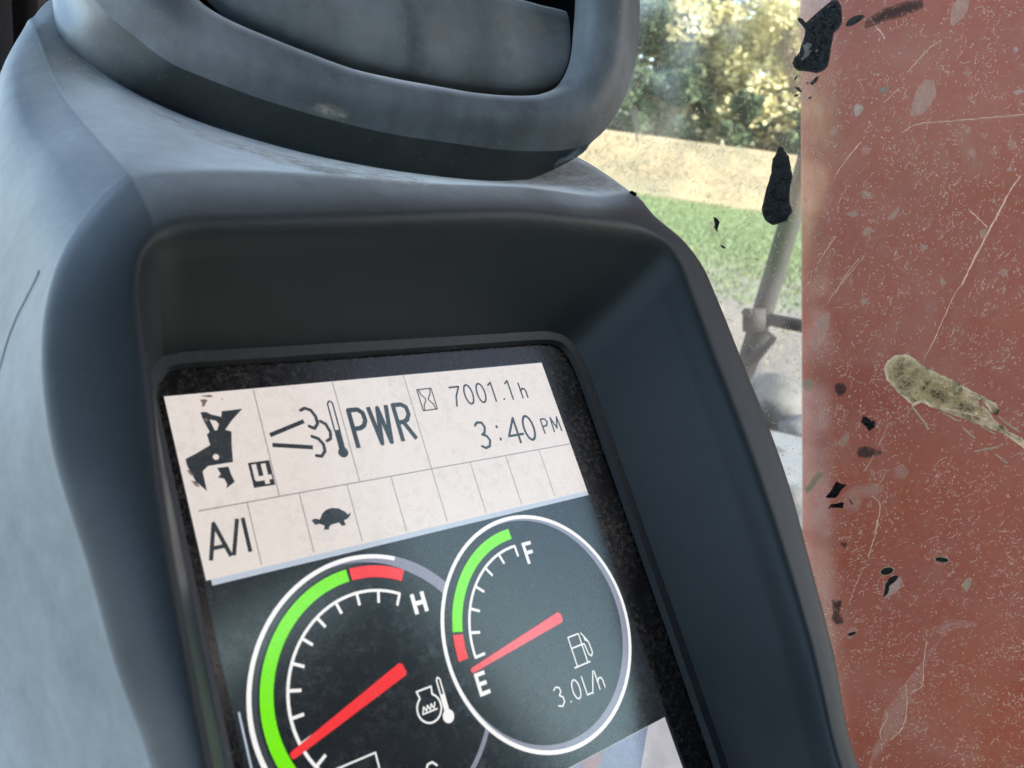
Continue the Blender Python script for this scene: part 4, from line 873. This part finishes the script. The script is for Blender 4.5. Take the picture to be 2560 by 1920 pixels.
LEAF = {'green': leafmat('leaves_dark_green', [(0, (0.06, 0.09, 0.065)), (0.7, (0.13, 0.18, 0.11)), (1, (0.26, 0.31, 0.17))]),
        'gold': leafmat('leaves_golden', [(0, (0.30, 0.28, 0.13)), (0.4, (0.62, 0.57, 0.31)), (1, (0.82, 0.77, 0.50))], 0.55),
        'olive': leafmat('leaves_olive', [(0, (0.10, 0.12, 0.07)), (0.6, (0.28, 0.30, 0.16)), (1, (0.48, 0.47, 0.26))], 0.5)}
M['bark'] = simple('bark', (0.09, 0.075, 0.06), 0.95, c2=(0.05, 0.04, 0.035), scale=6)
def crown_mesh(h, r, n, base, ls, seed):
    rnd = random.Random(seed); vs, fs = [], []
    cl = [(Vector((rnd.gauss(0, r * 0.45), rnd.gauss(0, r * 0.45), base + (h - base) * rnd.random() ** 0.9)), rnd.uniform(0.25, 0.55) * r * 0.7) for _ in range(26)]
    for i in range(n):
        c, s = rnd.choice(cl); v = Vector((rnd.gauss(0, 1), rnd.gauss(0, 1), rnd.gauss(0, 0.8))).normalized() * s * rnd.uniform(0.5, 1.05)
        p = c + v; q = Vector((rnd.gauss(0, 1), rnd.gauss(0, 1), rnd.gauss(0, 1))).to_track_quat('Z', 'Y'); k = ls * rnd.uniform(0.6, 1.3)
        b = len(vs)
        for x, y in ((-0.5, 0), (0, -0.35), (0.55, 0), (0, 0.35)): vs.append(p + q @ Vector((x * k, y * k, 0)))
        fs.append((b, b + 1, b + 2, b + 3))
    return pyd(vs, fs)
def trunk_bm(h, r):
    bm = tube([Vector((0, 0, -0.2)), Vector((0.05, 0, h * 0.3)), Vector((0.1, 0.08, h * 0.6)), Vector((0, 0.1, h * 0.95))], [r, r * 0.8, r * 0.5, r * 0.15], 8)
    for k in range(5):
        a = k * 1.3; z = h * (0.35 + 0.1 * k); d = Vector((cos(a), sin(a), 0.7))
        t = tube([Vector((0.08, 0.05, z)), Vector((0.08, 0.05, z)) + d * h * 0.12, Vector((0.08, 0.05, z)) + d * h * 0.22 + Vector((0, 0, 0.3))], [r * 0.35, r * 0.22, r * 0.06], 6)
        me = bpy.data.meshes.new('t'); t.to_mesh(me); t.free(); bm.from_mesh(me)
    return bm
PROTO = {}
TREES = [  # ahead, right, kind, height, label
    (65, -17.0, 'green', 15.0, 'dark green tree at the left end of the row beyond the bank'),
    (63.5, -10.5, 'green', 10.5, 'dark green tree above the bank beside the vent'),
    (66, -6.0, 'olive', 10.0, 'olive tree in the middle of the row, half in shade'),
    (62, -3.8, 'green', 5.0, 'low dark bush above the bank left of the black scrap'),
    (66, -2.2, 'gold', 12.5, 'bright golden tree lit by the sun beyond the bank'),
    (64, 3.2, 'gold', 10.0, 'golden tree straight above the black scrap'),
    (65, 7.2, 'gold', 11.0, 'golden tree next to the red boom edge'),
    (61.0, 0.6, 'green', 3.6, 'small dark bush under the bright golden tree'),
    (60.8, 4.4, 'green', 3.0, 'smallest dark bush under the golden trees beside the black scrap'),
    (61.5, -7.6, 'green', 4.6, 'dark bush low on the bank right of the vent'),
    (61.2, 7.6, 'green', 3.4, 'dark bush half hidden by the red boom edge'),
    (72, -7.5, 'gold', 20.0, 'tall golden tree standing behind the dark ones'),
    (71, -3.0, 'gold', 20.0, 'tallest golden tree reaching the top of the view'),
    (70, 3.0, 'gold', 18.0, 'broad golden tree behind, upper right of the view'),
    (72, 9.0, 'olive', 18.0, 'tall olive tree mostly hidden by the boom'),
]
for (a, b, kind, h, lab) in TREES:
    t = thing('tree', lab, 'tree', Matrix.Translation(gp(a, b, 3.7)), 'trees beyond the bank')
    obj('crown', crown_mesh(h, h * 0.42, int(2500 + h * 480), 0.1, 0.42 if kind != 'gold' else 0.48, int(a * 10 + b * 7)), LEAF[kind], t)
    obj('trunk', trunk_bm(h * 0.8, 0.03 * h), M['bark'], t, True)

# handrail outside, deck plate, stones
M['steel'] = simple('dusty_grey_steel', (0.012, 0.013, 0.014), 0.8, c2=(0.004, 0.0045, 0.005), scale=28, bumpv=0.3)
HR = thing('handrail', 'dusty grey steel rail leaning behind the red boom, with a clamp and cross bar', 'handrail')
HO = CAM_W + GN * 1.75
def hw(p, o_=0): return PWp(p, HO - GN * o_, GN)
a, b = hw((2075, 220)), hw((1838, 1010)); d = (b - a)
obj('rail_tube', tube([a - d * 0.3, a, a + d * 0.5, b, b + d * 0.9], 0.023, 16), M['steel'], HR, True)
obj('cross_bar', tube([hw((1880, 790), 0.01), hw((2180, 850), 0.01)], 0.014, 14), M['steel'], HR, True)
bm = tube([hw((1858, 800), 0.035), hw((1912, 800), 0.02)], 0.026, 14); obj('clamp', bm, M['steel'], HR, True)
obj('bolt', tube([hw((1866, 782), 0.06), hw((1872, 782), 0.03)], 0.011, 6), M['steel'], HR)
obj('brace', tube([hw((1925, 835), 0.01), hw((1800, 1000), 0.01)], 0.018, 12), M['steel'], HR, True)

M['plate'] = simple('pale_dusty_plate', (0.115, 0.12, 0.12), 0.8, c2=(0.08, 0.084, 0.084), scale=14)
DK = thing('deck_plate', 'pale dusty steel deck plate low between the pod and the boom', 'deck plate')
zc = 0.9
q = [PGz(p, zc) for p in ((1700, 1025), (2120, 1120), (2300, 1700), (1800, 1500))]
bm = bmesh.new(); vt = [bm.verts.new(p) for p in q]; vb = [bm.verts.new(p - Vector((0, 0, 0.05))) for p in q]
bm.faces.new(vt); bm.faces.new(vb[::-1])
for i in range(4): bm.faces.new((vt[i], vb[i], vb[(i + 1) % 4], vt[(i + 1) % 4]))
bmesh.ops.recalc_face_normals(bm, faces=bm.faces)
obj('plate', bm, M['plate'], DK)
q = [PGz(p, zc + 0.002) for p in ((1925, 1112), (1945, 1116), (1966, 1128), (1955, 1132), (1935, 1126))]
bm = bmesh.new(); bm.faces.new([bm.verts.new(p) for p in q]); bmesh.ops.recalc_face_normals(bm, faces=bm.faces); obj('slot', bm, M['hole'], DK)
M['stone'] = simple('pale_stone', (0.085, 0.083, 0.075), 0.9, c2=(0.04, 0.038, 0.034), scale=5, bumpv=0.5, bdist=0.02)
STN = [((1940, 1010), 0.55, 'pale mound standing in for the bare ground above the deck plate'), ((2010, 1080), 0.24, 'grey stone between mound and boom'), ((1985, 1250), 0.10, 'small dark stone low beside the boom edge'), ((2000, 1310), 0.08, 'small white stone lowest beside the boom edge'), ((1900, 960), 0.4, 'grey boulder half hidden by the pod')]  # the first is a lump added in place of pale bare ground
for i, (p, r_, lab) in enumerate(STN):
    bm = bmesh.new(); bmesh.ops.create_icosphere(bm, subdivisions=3, radius=1)
    for v in bm.verts:
        v.co *= 1 + 0.35 * noise.noise(v.co * 1.3 + Vector((i * 7, 0, 0))) + 0.1 * noise.noise(v.co * 4)
        v.co.z *= 0.55
    z = 0.12 if i in (0, 1, 4) else zc + 0.03
    o = obj('boulder', bm, M['stone'], None, True); o.location = PGz(p, z); o.scale = (r_, r_, r_); o.rotation_euler.z = i
    tag(o, lab, 'stone', 'loose stones beside the machine')

# ------------------------------------------------------------------ the cab shell (roof, rear, pillars)
cx, cy, cz = CAM_W
RZ = rad(20)
def cabp(r, f, z): return Vector((cx, cy, cz)) + GN * r + GT * f + Vector((0, 0, z))   # right, forward, up from the camera
part_box('roof', cabp(-0.25, 0.10, 0.85), (1.45, 1.9, 0.06), M['liner'], CAB, RZ)
part_box('rear_wall', cabp(-0.25, -0.95, -0.2), (1.45, 0.05, 2.1), M['cab'], CAB, RZ)
part_box('floor', cabp(-0.25, 0.10, -1.25), (1.45, 1.9, 0.06), M['cab'], CAB, RZ)
part_box('rear_pillar', cabp(0.455, -0.84, -0.2), (0.05, 0.18, 2.1), M['cab'], CAB, RZ)
part_box('door_side_blocker', cabp(-0.95, -0.62, -0.2), (0.05, 0.7, 2.1), M['cab'], CAB, RZ)  # unseen panel added to keep light from behind out of the recess
part_box('sill', cabp(0.455, 0.05, -1.1), (0.06, 1.6, 0.26), M['cab'], CAB, RZ)
pp = PWp((50, 60), CAM_W + GT * 0.85, GT)
o = part_box('front_pillar', Vector((pp.x, pp.y, cz - 0.2)), (0.17, 0.09, 2.1), M['black'], CAB, RZ)
o = part_box('rubber_seal', Vector((pp.x, pp.y, cz - 0.2)) - GT * 0.055 - GN * 0.045, (0.012, 0.02, 2.1), M['cab'], CAB, RZ)
# column that carries the dash pod
part_box('dash_column', L2W @ L(0, -150, -120) + Vector((0, 0, -0.55)), (0.16, 0.16, 1.1), M['cab'], CON, 0).matrix_parent_inverse = L2W.inverted()
